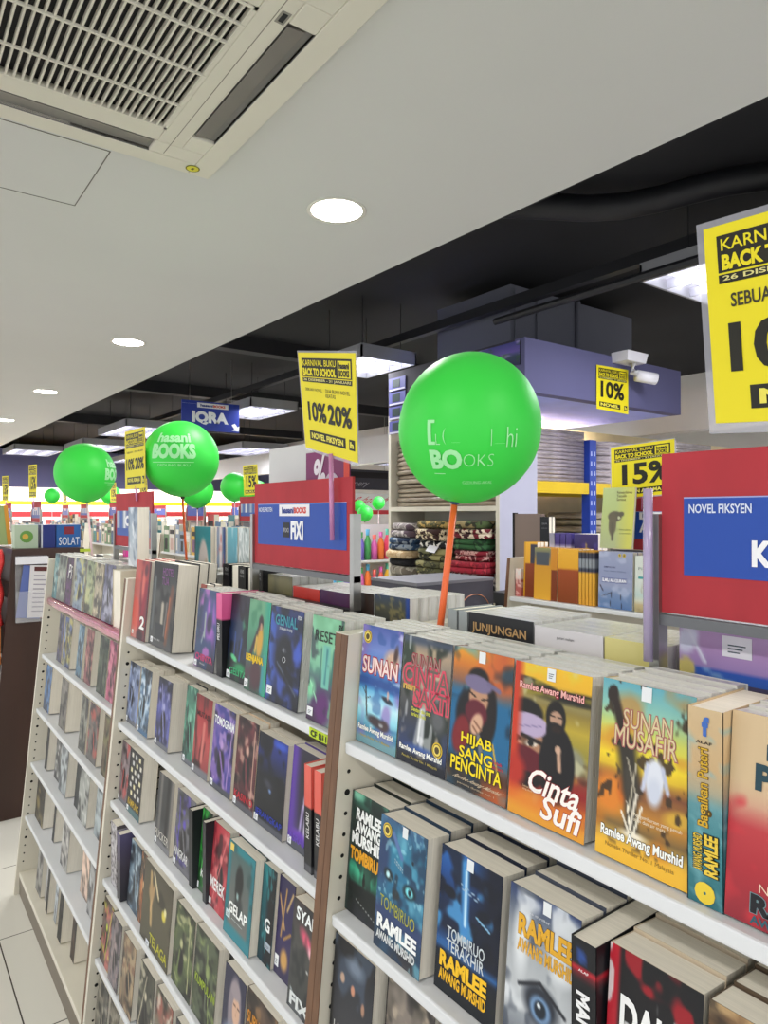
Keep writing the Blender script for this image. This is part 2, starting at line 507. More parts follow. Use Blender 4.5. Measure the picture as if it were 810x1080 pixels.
mb = MB(); mb.tube([(2.72, 2.66, 2.60), (2.72, .55, 2.60)], .02, 8)
o = mb.build('pipe', M['blackbeam']); tag(o, 'black pipe running under the black ceiling to the grey column', 'pipe')

# far walls, bulkheads
mb = MB(); mb.box((5.0, -3, 2.19), (5.12, 17, 2.52)); struct('wall_bulkhead_1', mb, M['wallwhite'])
mb = MB(); mb.box((8.0, -4, 0), (8.1, 18, 3.3)); struct('wall_right', mb, M['wallwhite'])
mb = MB(); mb.box((-4, 16.9, 0), (9, 17.0, 3.3)); struct('wall_back', mb, M['wallwhite'])
mb = MB(); mb.box((-2, 14.2, 2.05), (8, 14.3, 2.75)); struct('wall_bulkhead_2', mb, M['bulk'])
mb = MB(); mb.box((-2, 14.6, 2.04), (8, 16.8, 2.2)); struct('wall_bulkhead_3', mb, M['wallwhite'])

# column and bulkhead block over the carpet shelf
mb = MB(); mb.box((3.0, 2.81, 2.225), (4.2, 3.46, 2.90)); struct('column_1', mb, M['column'])
mb = MB(); mb.tube([(3.6, 2.795, 2.47), (3.6, 2.795, 2.9)], .016, 8); mb.tube([(3.22, 2.80, 2.47), (3.22, 2.80, 2.88)], .005, 6); mb.tube([(3.03, 2.80, 2.47), (3.03, 2.80, 2.88)], .005, 6)
struct('column_trim_1', mb, M['column'])
mb = MB(); mb.box((2.70, 2.43, 2.19), (4.16, 2.50, 2.468)); struct('wall_bulkhead_4', mb, M['bulk'])
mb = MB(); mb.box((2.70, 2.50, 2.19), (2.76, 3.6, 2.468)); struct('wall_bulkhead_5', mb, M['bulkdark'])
mb = MB(); mb.box((2.76, 2.50, 2.19), (4.16, 3.6, 2.22)); struct('wall_bulkhead_6', mb, mat('lavender soffit', '#a4aef2', .8))
mb = MB(); mb.box((3.02, 3.36, 0), (7.0, 3.42, 2.19)); struct('wall_alcove', mb, mat('warm cream wall', '#ecdcb4', .8))
lt = D.lights.new('cove_light', 'AREA'); lt.shape = 'RECTANGLE'; lt.size = 1.3; lt.size_y = .08; lt.energy = 10; lt.color = (1, .88, .68)
lo_ = D.objects.new('cove_light', lt); C.objects.link(lo_); lo_.location = (3.6, 3.12, 2.175); lo_.rotation_euler = (math.radians(40), 0, 0)


# ------------------------------------------------------------------ lamps
def downlight(x, y, label, r=.088):
    t = thing('downlight', label, 'ceiling light', (x, y, H), group='round downlights in the white ceiling')
    mb = MB(); mb.lathe([(r * 1.0, -.001), (r * 1.16, -.004), (r * 1.18, -.0005), (r * 1.0, 0.0)], 36); mb.build('trim_ring', M['lampring'], t, True)
    mb = MB(); mb.lathe([(r, -.0015), (r * .6, -.003), (0.0005, -.0035)], 36); mb.build('diffuser', M['lamp'], t, True)
    li = D.lights.new('downlight_lamp', 'AREA'); li.shape = 'DISK'; li.size = r * 2; li.energy = DOWNLIGHT_W; li.color = (1, .985, .95); li.spread = math.radians(170)
    lo = D.objects.new('downlight_lamp', li); C.objects.link(lo); lo.location = (0, 0, -.012); lo.parent = t


def at_ceil(px, py):
    d = (H - CAM_H) * 730 / (542 - py); r = (px - 405) / 730 * d
    return r * math.cos(YAW) + d * math.sin(YAW), d * math.cos(YAW) - r * math.sin(YAW)


for (px, py), l in zip(((355, 222), (135, 361), (48, 413), (5, 443)), ('large round downlight nearest the air conditioner', 'second round downlight from the air conditioner', 'third round downlight along the white ceiling', 'fourth and farthest round downlight on the white ceiling')):
    downlight(*at_ceil(px, py), l)
for k, (x, y) in enumerate(((.9, -.9), (-.9, .3), (-1.0, 2.4), (-1.2, 4.6), (-1.3, 7.0), (-.9, -2.0), (.15, 9.5), (-.05, 12.0))):
    downlight(x, y, f'round downlight over the aisle, {ordinal(k + 1)} of those outside the picture')


def troffer(x0, y0, x1, y1, z, label, n=3, along='y'):
    t = thing('fluorescent_fixture', label, 'ceiling light', ((x0 + x1) / 2, (y0 + y1) / 2, z), group='louvred fluorescent fixtures')
    a, c = (x1 - x0) / 2, (y1 - y0) / 2; h = .075
    mb = MB(); mb.box((-a, -c, 0), (-a + .012, c, h)); mb.box((a - .012, -c, 0), (a, c, h)); mb.box((-a, -c, 0), (a, -c + .012, h)); mb.box((-a, c - .012, 0), (a, c, h)); mb.box((-a, -c, h), (a, c, h + .01))
    mb.build('housing', M['fixture'], t)
    mb = MB()
    for i in range(1, n):
        x = -a + 2 * a * i / n; mb.box((x - .004, -c + .012, .004), (x + .004, c - .012, .05))
    k = int(2 * c / .12)
    for i in range(1, k):
        y = -c + 2 * c * i / k; mb.box((-a + .012, y - .002, .006), (a - .012, y + .002, .045))
    mb.build('louvre', M['reflector'], t)
    for i in range(n):
        x = -a + 2 * a * (i + .5) / n; mb = MB(); mb.tube([(x, -c + .03, .052), (x, c - .03, .052)], .016, 10); mb.build('tube', M['tube'], t, True)
    for sx in (-1, 1):
        for sy in (-1, 1): mb = MB(); mb.tube([(sx * a * .7, sy * c * .7, h + .01), (sx * a * .7, sy * c * .7, 3.24 - z)], .003, 5); mb.build('hanger', M['blackbeam'], t)
    li = D.lights.new('fixture_lamp', 'AREA'); li.shape = 'RECTANGLE'; li.size = 2 * a; li.size_y = 2 * c; li.energy = TROFFER_W; li.color = (.95, .96, 1)
    lo = D.objects.new('fixture_lamp', li); C.objects.link(lo); lo.location = (0, 0, -.01); lo.parent = t


troffer(2.78, .62, 3.38, 1.82, 2.60, 'louvred fluorescent fixture behind the big yellow poster')
troffer(2.5, 3.62, 2.95, 4.2, 2.56, 'louvred fluorescent fixture behind the tilted yellow poster')
troffer(2.8, 5.85, 3.3, 6.7, 2.55, 'long fluorescent fixture between the blue hanging sign and the tilted poster')
troffer(2.3, 8.0, 3.0, 9.2, 2.55, 'fluorescent fixture just beyond the blue hanging sign')
troffer(2.4, 10.4, 3.1, 11.6, 2.55, 'fluorescent fixture above the balloon nearest the brown cabinet')
troffer(1.75, 11.9, 2.45, 13.1, 2.55, 'far fluorescent fixture low over the yellow poster on the pole')
troffer(4.0, 8.6, 4.7, 9.8, 2.45, 'fluorescent fixture in the second row, behind the blue sign')
troffer(5.6, 1.0, 6.2, 2.2, 2.22, 'fluorescent fixture low behind the bottom of the big poster')
troffer(5.3, 6.2, 5.9, 7.4, 2.2, 'fluorescent fixture beyond the white bulkhead above the toys')
troffer(3.5, 12.0, 4.2, 13.2, 2.5, 'fluorescent fixture in the second row, farthest one')

# ------------------------------------------------------------------ ceiling cassette air conditioner
ac = thing('air_conditioner', 'cream ceiling cassette air conditioner with slatted grille and four louvre slots', 'air conditioner', (.355, 1.555, H - .001))
mb = MB(); A = .475
sl = (.345, .41); hl = .272                                         # slot offsets, half length
zb = -.022


def acring(mb, xa, xb, ya, yb): mb.box((xa, ya, zb), (xb, yb, 0))


acring(mb, sl[1], A, -A, A); acring(mb, -A, -sl[1], -A, A); acring(mb, -sl[1], sl[1], sl[1], A); acring(mb, -sl[1], sl[1], -A, -sl[1])
for s in (-1, 1):
    for q in (-1, 1):
        xa, xb = sorted((s * hl, s * sl[1])); ya, yb = sorted((q * sl[0], q * sl[1])); acring(mb, xa, xb, ya, yb)
        ya2, yb2 = sorted((q * hl, q * sl[0])); xa2, xb2 = sorted((s * sl[0], s * sl[1])); acring(mb, xa2, xb2, ya2, yb2)
g = .275
acring(mb, g, sl[0], -sl[0], sl[0]); acring(mb, -sl[0], -g, -sl[0], sl[0]); acring(mb, -g, g, g, sl[0]); acring(mb, -g, g, -sl[0], -g)
fr = mb.build('panel', M['acwhite'], ac)
bv = fr.modifiers.new('soft edges', 'BEVEL'); bv.width = .0035; bv.segments = 2; bv.limit_method = 'ANGLE'
mb = MB(); mb.box((-g - .002, -g - .002, -.003), (g + .002, g + .002, -.001)); mb.build('filter', M['acdark'], ac)
mb = MB()
ns = 31
for i in range(ns):
    x = -g + (2 * g) * (i + .5) / ns; mb.box((x - .0023, -g, zb), (x + .0023, g, zb + .012))
for y in (-.21, -.14, -.002, .15):
    mb.box((-g, y - .003, zb - .002), (g, y + .003, zb + .004))
mb.box((-g, -g, zb - .001), (g, -g + .008, zb + .01)); mb.box((-g, g - .008, zb - .001), (g, g, zb + .01)); mb.box((-g, -g, zb - .001), (-g + .008, g, zb + .01)); mb.box((g - .008, -g, zb - .001), (g, g, zb + .01))
mb.build('grille', M['acwhite'], ac)
mb = MB()
sg = .31
for lo, hi in (((sg, -.47), (sg + .002, .40)), ((-sg - .002, -.47), (-sg, .40))): mb.box((*lo, zb - .0004), (*hi, zb))
mb.build('panel_seam', mat('seam shade', '#8a857a', .8), ac)
for k in range(4):
    a = k * PI / 2
    R3 = Matrix.Rotation(a, 4, 'Z')
    mb = MB(); mb.box((sl[0], -hl, -.012), (sl[1], hl, -.0005)); mb.box((sl[0] - .001, -hl, zb + .001), (sl[0], hl, 0)); mb.box((sl[1], -hl, zb + .001), (sl[1] + .001, hl, 0))
    o = mb.build('air_slot', mat('slot lining', '#7d7a78', .6), ac); o.matrix_local = R3
    mb = MB(); th = math.radians(28)
    xa, xb = sl[0] + .004, sl[0] + .047
    mb.hexa([(xa, -hl + .012, zb + .001), (xb, -hl + .012, zb + .007), (xb, hl - .012, zb + .007), (xa, hl - .012, zb + .001),
             (xa, -hl + .012, zb + .004), (xb, -hl + .012, zb + .010), (xb, hl - .012, zb + .010), (xa, hl - .012, zb + .004)])
    o = mb.build('louvre_flap', M['acflap'], ac); o.matrix_local = R3
mb = MB(); mb.box((.317, -.30, zb - .001), (.338, -.262, zb), 0, '#8f8c84'); mb.box((.322, -.295, zb - .0015), (.333, -.268, zb), 0, '#2b2b2e'); mb.build('maker_plate', M['matte'], ac)
mb = MB(); mb.disc((.41, .435, zb - .001), .021, (0, 0, -1), 24, 0, '#7d7a2a'); mb.disc((.41, .435, zb - .0014), .017, (0, 0, -1), 24, 0, '#d9d04a'); mb.box((.406, .429, zb - .0018), (.414, .441, zb - .0015), 0, '#6b6a28')
mb.build('round_sticker', M['matte'], ac)


# ------------------------------------------------------------------ double-sided book gondolas
TOPS = {'N': [1.201, .942, .735, .518, .300, .089], 'M': [1.201, .958, .738, .522, .304, .089], 'L': [1.202, .973, .750, .531, .316, .089]}
KX = .095


def front(z, x0=.592): return x0 + KX * (z - 1.201)


def gondola(label, name, ya, yb, tops, x0=.592, xc=.735, top=1.366, holes=True, bands=('brown', 'brown')):
    """ya < yb; the shelves lie between the two side panels"""
    t = thing(name, label, 'bookshelf', (xc, (ya + yb) / 2, 0), group='cream shelf units in the row')
    oy = (ya + yb) / 2; f0 = front(0, x0) - xc - .010; f1 = front(top, x0) - xc - .010
    for sy, yy, bm_ in ((1, yb, bands[1]), (-1, ya, bands[0])):
        y0, y1 = sorted((yy - oy, yy - oy + sy * .0165))
        mb = MB(); mb.prism([(f0 + .0015, 0), (f1 + .0015, top), (-f1 - .0015, top), (-f0 - .0015, 0)], y0, y1, 0)
        if holes:
            yin = yy - oy - sy * .0004; z = .13; k = 0
            while z < 1.19:
                for xx in (front(z, x0) - xc + .012, front(z, x0) - xc + .012 + .124):
                    mb.disc((xx, yin, z), .0052 if k % 7 == 3 else .0033, (0, -sy, 0), 10, 1)
                z += .032; k += 1
        p = mb.build('side_panel', [M['cream'], M['hole']], t)
        mb = MB()
        for s in (1, -1):
            mb.hexa([(s * f0, y0, 0), (s * (f0 + .0016), y0, 0), (s * (f0 + .0016), y1, 0), (s * f0, y1, 0), (s * f1, y0, top), (s * (f1 + .0016), y0, top), (s * (f1 + .0016), y1, top), (s * f1, y1, top)])
        mb.box((f1, y0, top), (-f1, y1, top + .0012), 1)
        mb.build('edge_banding', [M[bm_], M['cream']], p)
    w0, w1 = ya - oy + .0003, yb - oy - .0003
    mb = MB(); mb.box((-.009, w0, .05), (.009, w1, top - .004)); mb.build('back_panel', M['cream'], t)
    for z in tops:
        for s in (1, -1):
            xf = front(z, x0) - xc
            x_a, x_b = sorted((s * xf, s * -.0092)) if s == 1 else sorted((-xf, .0092))
            mb = MB(); mb.box((x_a, w0, z - .018), (x_b, w1, z))
            if z == tops[-1]: pass
            sh = mb.build('shelf', M['shelf'] if z > .3 else M['cream'], t)
            b2 = sh.modifiers.new('soft edges', 'BEVEL'); b2.width = .003; b2.segments = 2
    mb = MB()
    for s in (1, -1):
        x_a, x_b = sorted((s * (f0 + .020), s * (f0 + .036))); mb.box((x_a, w0, 0), (x_b, w1, .070))
    mb.build('plinth', mat('grey brown plinth', '#776d60', .5), t)
    return t


gondola('cream shelf unit nearest the camera, holding the thick big-lettered novels', 'bookshelf', -.217, .903, TOPS['N'])
gondola('cream shelf unit in the middle of the row, holding the dark dense novels', 'bookshelf', .937, 2.057, TOPS['M'], bands=('brown', 'cream'))
gl = gondola('cream shelf unit with pink foil along its top shelf', 'bookshelf', 2.091, 3.17, TOPS['L'], bands=('brown', 'cream'))
# pink foil tape stuck over the lip of the top shelf of the far unit
mb = MB(); n = 24
vs = []; fs = []
rr = random.Random(4)
z0 = TOPS['L'][0]; xf = front(z0) - .735
for i in range(n + 1):
    y = -.535 + 1.075 * i / n; j = rr.uniform(-.0015, .0015)
    for (dx, dz) in ((.035, .0006), (-.001, .0012), (-.0035, -.004), (-.003, -.014), (-.0015, -.024)): vs.append((xf + dx + j, y, z0 + dz + (j if dx < .03 else 0)))
for i in range(n):
    for k in range(4): a = i * 5 + k; fs.append((a, a + 5, a + 6, a + 1))
mb.add(vs, fs); mb.build('foil_tape', M['foil'], gl, True)
# yellow shelf label
mb = MB(); fn = bilinear((front(1.201) - .0022, 1.008, 1.199), (front(1.201) - .0022, .948, 1.199), (front(1.201) - .0022, 1.008, 1.184), (front(1.201) - .0022, .948, 1.184))
mb.box((front(1.201) - .0021, .948, 1.184), (front(1.201) - .0002, 1.008, 1.199), 0, '#bcd52a')
letter(mb, fn, 'CF B11', (.1, .15, .92, .85), '#20231a', bold=.03, off=.0010)
tag(mb.build('shelf_label', M['print']), 'small yellow-green shelf label with black letters on the middle unit', 'label')


# ================================================================== BOOKS, near unit, top shelf
SEAL = lambda u, v, r: (u - r, v - r, u + r, v + r, 'seal')
TAGW = lambda u: (u - .055, .005, u + .055, .085, '#dfe3e6')
W1 = 'on the top shelf of the nearest unit'
NEAR = (60, 100)
zN = TOPS['N'][0]
PK = dict(outline='#a8283e', ow=.055, bold=.02)

sunan = [('grad', [(0, '#46569e'), (.2, '#6f86c8'), (.4, '#3d7cc0'), (.52, '#54a8d8'), (.66, '#bfe9f4'), (.76, '#8fd4e6'), (.88, '#3f7f9e'), (1, '#5d97a6')]),
         ('noise', '#8f6fb8', 3, 4, .5, .2, .7, 3), ('band', .42, .52, '#2a4f94', .06), ('noise', '#224a8c', 4, 10, .58, .12, .5, 9),
         ('blob', .78, .27, .26, .13, '#c9a68e', .5, -20), ('blob', .86, .2, .07, .1, '#4a3330', .6, 10), ('blob', .5, .33, .3, .06, '#b58f80', .6, 8),
         ('blob', .72, .585, .17, .028, '#2a3242', .4, 12), ('blob', .73, .545, .03, .045, '#caa7a0', .4, 0),
         ('line', .17, .52, .24, .76, .022, '#3b3032'), ('line', .17, .58, .1, .54, .012, '#3b3032'), ('line', .2, .62, .3, .6, .01, '#3b3032'),
         ('blob', .48, .79, .3, .055, '#3d3136', .5, 8), ('blob', .68, .8, .16, .06, '#4a3a3c', .5, 0), ('noise', '#e8fbff', 5, 14, .7, .12, .5, 31), ('band', .93, 1.1, '#6f9aa2', .05)]
book('sea-blue novel with a small boat and red-edged title', W1, .899, .797, .610, zN, .180, .021, sunan, [
    ('SUNAN', (.06, .265, .93, .405), '#f1d8d2', dict(PK, tilt=.0)), ('Ramlee Awang Murshid', (.05, .845, .92, .905), '#f4f4ee', dict(bold=.03, outline='#1b2c44', ow=.03)),
    ('Penulis Thriller No. 1 Malaysia', (.12, .925, .85, .95), '#b8a64c', dict(bold=.01))], spine='#3d6f3f', res=NEAR, n=5, tcopy=.017, wrap=True, sticker=[SEAL(.14, .1, .1)])
sakti = [('grad', [(0, '#57606a'), (.12, '#a8927a'), (.25, '#7e766c'), (.4, '#5a5a58'), (.6, '#3b3d42'), (.85, '#2c3a63'), (1, '#23232c')]),
         ('noise', '#20281f', 3, 5, .48, .16, .85, 41), ('blob', .1, .15, .2, .2, '#2c3a2e', .5, 0), ('noise', '#d8c0a0', 6, 8, .66, .14, .7, 43), ('band', .0, .05, '#3f4a5e', .05),
         ('line', .48, .56, .38, .82, .07, '#8e9298'), ('line', .5, .56, .5, .84, .06, '#b9bdc2'), ('line', .46, .56, .43, .8, .03, '#dfe2e4'), ('blob', .8, .6, .2, .12, '#5b5d60', .6, 0),
         ('noise', '#eef0f2', 9, 5, .7, .1, .5, 47), ('blob', .5, .87, .5, .05, '#3d5a9c', .7, 0), ('band', .92, 1.1, '#1d1f2a', .04)]
book('dark grey-green novel with a waterfall and outlined red title', W1, .794, .690, .610, zN, .178, .022, sakti, [
    ('SUNAN', (.2, .135, .78, .235), '#9c8478', dict(outline='#a33046', ow=.05, bold=.0)), ('CINTA', (.04, .23, .97, .385), '#6d5f58', dict(outline='#d24c62', ow=.09, bold=.0)), ('nan', (.05, .385, .32, .43), '#caa552', dict(bold=.04)),
    ('SAKTI', (.3, .4, .99, .53), '#6d5f58', dict(outline='#d24c62', ow=.09, bold=.0)), ('Dendam dan cinta\nterlerai di sini', (.26, .55, .66, .62), '#cfd04a', dict(bold=.02)),
    ('Ramlee Awang Murshid', (.05, .86, .93, .915), '#f4f4ee', dict(bold=.03, outline='#17203c', ow=.03)), ('Penulis Thriller No. 1 Malaysia', (.12, .935, .85, .96), '#b8a64c', dict(bold=.01))],
     spine='#3a3d48', res=NEAR, n=5, tcopy=.017, wrap=True, sticker=[SEAL(.83, .81, .1)])
hijab = [('grad', [(0, '#e09a26'), (.12, '#c8742a'), (.25, '#7d5a4e'), (.36, '#2b6f9c'), (.55, '#1d5f8a'), (.72, '#142c3c'), (.85, '#1a1a1c'), (1, '#5f4632')]),
         ('noise', '#d86a2c', 4, 5, .55, .2, .6, 51), ('side', .62, 1.1, '#bb5a2c', .5), ('band', .3, .78, '#1c6390', .12), ('noise', '#3f9cc4', 3, 7, .58, .15, .6, 52), ('noise', '#0d2233', 4, 6, .56, .15, .7, 53),
         ('blob', .42, .48, .36, .24, '#131014', .2, 0), ('blob', .66, .42, .14, .24, '#17100f', .3, 0), ('blob', .2, .62, .17, .17, '#7a1c22', .3, 15), ('blob', .45, .2, .2, .09, '#14100f', .25, 0),
         ('blob', .47, .335, .18, .12, '#b98c6e', .2, 0), ('blob', .45, .235, .26, .065, '#746a8c', .2, 6), ('line', .62, .22, .8, .25, .04, '#6d6486'), ('line', .3, .3, .42, .33, .016, '#1a1010'), ('line', .52, .34, .63, .325, .016, '#1a1010'),
         ('blob', .44, .44, .21, .1, '#5d1626', .2, 8), ('blob', .46, .52, .11, .1, '#cfa488', .3, 25), ('line', .42, .5, .54, .55, .02, '#8a5f4a'), ('line', .4, .54, .52, .6, .02, '#8a5f4a'), ('line', .5, .6, .58, .74, .05, '#6e7076'), ('line', .74, .62, .84, .8, .018, '#c9a53a'), ('band', .82, .87, '#15161a', .1)]
book('orange and teal novel with a masked man pointing and a yellow title', W1, .686, .580, .610, zN, .178, .024, hijab, [
    ('HIJAB', (.22, .6, .74, .695), '#f2d81e', dict(bold=.02, outline='#231d10', ow=.03)), ('SANG', (.2, .7, .76, .78), '#f2d81e', dict(bold=.02, outline='#231d10', ow=.03)), ('PENCINTA', (.06, .785, .92, .885), '#f2d81e', dict(bold=.02, outline='#231d10', ow=.03)),
    ('Ramlee Awang Murshid', (.08, .912, .86, .945), '#cdb89a', dict(bold=.01, shear=.15)), ('penulis thriller no. 1', (.2, .958, .82, .975), '#b6a488', dict(bold=.01)), ('Terbaik\ndan baru', (.76, .72, .93, .775), '#c8283c', dict(bold=.01))], spine='#7d4a2a', res=NEAR, n=4, tcopy=.024, wrap=True, sticker=[TAGW(.5)])
sufi = [('grad', [(0, '#e6b424'), (.1, '#e2ae28'), (.22, '#7a6a3a'), (.36, '#b59e34'), (.5, '#8d8436'), (.62, '#6d5a40'), (.74, '#8e3a22'), (.88, '#d8742a'), (1, '#e8b03a')]),
        ('blob', .25, .14, .5, .055, '#171613', .25, 6), ('blob', .75, .17, .5, .05, '#1b1a16', .25, -4), ('band', .15, .2, '#1a1915', .02), ('noise', '#d8c23a', 4, 12, .5, .2, .6, 61), ('band', .205, .24, '#8f8350', .04),
        ('blob', .82, .54, .18, .1, '#8a8a72', .4, 10), ('noise', '#cfcaa0', 6, 7, .7, .1, .6, 67), ('band', .66, .8, '#8f2220', .12), ('blob', .22, .58, .36, .24, '#151113', .1, 0), ('blob', .18, .33, .27, .11, '#14110f', .2, 0),
        ('blob', .18, .5, .3, .1, '#a77a5c', .15, 0), ('blob', .19, .405, .33, .085, '#b3a2c2', .12, -5), ('line', .42, .4, .5, .42, .05, '#b3a2c2'), ('line', .03, .43, .4, .39, .01, '#8578a0'), ('blob', .05, .515, .09, .022, '#e0d4c4', .3, 12), ('blob', .27, .515, .11, .024, '#e0d4c4', .3, -8), ('blob', .06, .515, .045, .022, '#100c0a', .3, 0), ('blob', .27, .513, .05, .025, '#100c0a', .3, 0), ('line', .14, .475, .4, .495, .03, '#17100e'), ('line', .0, .485, .12, .505, .03, '#17100e'),
        ('blob', .2, .62, .32, .085, '#5c1220', .15, 4), ('side', -.1, .1, '#c4391f', .1), ('band', .86, 1.1, '#e29a30', .12), ('blob', .06, .72, .2, .14, '#b32e22', .5, 0),
        ('blob', .62, .6, .24, .26, '#141114', .1, 0), ('blob', .58, .31, .14, .12, '#17130f', .15, 0), ('blob', .585, .315, .09, .055, '#b58f78', .2, 0), ('line', .52, .3, .56, .3, .012, '#1d1512'), ('line', .61, .3, .65, .3, .012, '#1d1512'), ('blob', .58, .39, .13, .06, '#121013', .2, 0), ('line', .64, .52, .66, .62, .035, '#c09a82'), ('blob', .63, .5, .045, .03, '#c9a48c', .3, 0), ('noise', '#3b2012', 5, 8, .74, .1, .5, 63), ('band', .84, .9, '#d86c26', .12)]
book('yellow and red novel with a lilac-turbaned man and a veiled woman', W1, .576, .466, .609, zN, .177, .026, sufi, [
    ('Ramlee Awang Murshid', (.08, .125, .92, .185), '#efb6b0', dict(bold=.02, outline='#8a1e36', ow=.04)), ('Cinta', (.24, .665, .9, .82), '#f6f0ea', dict(bold=.02, shear=.12, tilt=-.12, outline='#a33a3a', ow=.02)), ('Sufi', (.44, .81, .92, .96), '#f6f0ea', dict(bold=.02, shear=.12, tilt=-.12, outline='#b2452c', ow=.02)),
    ('Sebuah cerita cinta\nyang abadi', (.2, .79, .44, .825), '#d8b48c', dict(bold=.0, tilt=-.1))], spine='#a8a09a', res=NEAR, n=4, tcopy=.024, wrap=True, sticker=[TAGW(.5)])
musafir = [('grad', [(0, '#5fa3b4'), (.14, '#86bcae'), (.28, '#cfd05c'), (.42, '#efd22a'), (.54, '#c69a2c'), (.62, '#8a5a34'), (.72, '#c08432'), (.8, '#7a6038'), (.86, '#c8a448'), (.92, '#e9b234'), (1, '#f0c23c')]),
           ('noise', '#c8741e', 3, 6, .56, .2, .6, 71), ('band', .52, .6, '#7d4a30', .08), ('blob', .14, .64, .22, .15, '#d8802a', .5, 0), ('blob', .3, .6, .1, .1, '#c8681e', .5, 0), ('blob', .88, .66, .2, .06, '#d0a43a', .5, -12),
           ('noise', '#3a2a1a', 9, 12, .66, .06, .9, 73), ('band', -.1, .5, '#000000', .0001) if 0 else ('blob', .5, .0, .01, .01, '#5fa3b4', .5, 0), ('blob', .12, .08, .07, .055, '#2a211c', .2, 10), ('line', .14, .1, .27, .3, .075, '#2b201a'), ('blob', .28, .31, .08, .04, '#2d251e', .2, 0), ('line', .16, .35, .52, .33, .045, '#2f2a22'),
           ('line', .3, .35, .38, .58, .15, '#332e26'), ('line', .36, .5, .4, .8, .1, '#3f3a32'), ('line', .32, .42, .44, .62, .012, '#a49c8a'), ('line', .42, .44, .36, .7, .012, '#b5ad98'), ('line', .44, .6, .38, .8, .02, '#e0d8c8'), ('line', .5, .66, .42, .82, .016, '#f0ead8'), ('line', .28, .72, .38, .83, .014, '#efe8d6'), ('line', .34, .66, .38, .8, .01, '#fff6e0'),
           ('blob', .62, .49, .12, .13, '#d8dce8', .3, 0), ('blob', .62, .56, .1, .1, '#c8cede', .5, 0), ('line', .54, .42, .5, .56, .03, '#c5cbe0'), ('line', .7, .42, .76, .54, .03, '#b8bed6'), ('blob', .61, .325, .03, .028, '#2b2018', .2, 0), ('blob', .42, .83, .2, .03, '#efe6d2', .7, 0),
           ('band', .905, 1.1, '#edb736', .04)]
book('turquoise to yellow novel with an upright dagger and a man in a white robe', W1, .452, .349, .609, zN, .180, .026, musafir, [
    ('SUNAN', (.26, .15, .78, .25), '#d6c49a', dict(bold=.0, outline='#b06a68', ow=.045)), ('MUSAFIR', (.17, .25, .84, .36), '#d6c49a', dict(bold=.0, outline='#b06a68', ow=.045)), ('Ramlee Awang Murshid', (.06, .825, .94, .9), '#f6f6f0', dict(bold=.03, outline='#262018', ow=.035)),
    ('Novelis Thriller No. 1 Malaysia', (.12, .915, .86, .945), '#8a6a2a', dict(bold=.0)), ('Pengembaraan yang penuh\nujian dan air mata', (.42, .7, .92, .75), '#e8dcc4', dict(bold=.0))], spine='#b89a4a', res=NEAR, n=4, tcopy=.024, wrap=True, sticker=[TAGW(.5)])
teal = [('grad', [(0, '#c9b08a'), (.3, '#c4a67c'), (.42, '#a8a088'), (.5, '#5b8f98'), (.7, '#3d7f88'), (1, '#2f6a74')]), ('noise', '#7fb0b8', 3, 12, .6, .1, .6, 81)]
spine_book('thick novel showing a cream and teal spine with a gold seal', W1, .331, .606, zN, .178, .034, .105, teal, texts=[
    ('Bagaikan Puteri', (.3, .2, .68, .6), '#c9a030', dict(rot=1, bold=.02, outline='#5a4418', ow=.04)), ('RAMLEE', (.48, .635, .85, .84), '#e3c243', dict(rot=1, bold=.04, outline='#1f2a20', ow=.08)), ('AWANG MURSHID', (.18, .645, .42, .83), '#e3c243', dict(rot=1, bold=.02, outline='#1f2a20', ow=.08)),
    ('f', (.42, .04, .62, .14), '#3f6ab8', dict(bold=.06)), ('ALAF', (.25, .165, .7, .18), '#3a2f2a', dict(bold=.02)), ('o', (.22, .88, .78, .99), '#e6c83c', dict(bold=.1))], res=(6, 40))
redb = [('grad', [(0, '#cdb490'), (.3, '#cfb492'), (.44, '#c99c82'), (.55, '#b73a40'), (.75, '#a92c36'), (1, '#8f2733')]), ('noise', '#c8323c', 4, 6, .5, .15, .8, 85), ('band', -.1, .38, '#cdb48f', .12), ('blob', .9, .46, .14, .12, '#3f6a58', .3, 0), ('blob', .9, .46, .09, .08, '#a8b49a', .3, 0)]
book('cream and red novel with dark gothic lettering beside the teal spine', W1, .313, .203, .605, zN, .178, .026, redb, [
    ('Bagaikan', (.28, .13, 1, .23), '#23424e', dict(bold=.05)), ('Puteri', (.2, .23, .85, .36), '#23424e', dict(bold=.05)), ('Pemenang hadiah\nsastera', (.4, .69, .8, .73), '#e8cfc0', dict(bold=.0)), ('Novelis', (.26, .79, .6, .83), '#e9c9b4', dict(bold=.0)),
    ('RAMLEE', (.2, .845, 1.0, .935), '#1c1c22', dict(bold=.05, outline='#6f8f96', ow=.03)), ('AWANG MURSHID', (.2, .945, 1.0, .985), '#2c5a68', dict(bold=.03))], spine='#a88a70', res=NEAR, n=4, tcopy=.024, wrap=True)
gen = picture('#8a7a5a', '#6a7a4a', '#c8b070', '#3a2a1a', 5, None)
book('olive novel at the frame end of the top shelf, next to the red one', W1, .198, .095, .607, zN, .178, .026, gen, spine='#6a5a4a', n=3, wrap=True)

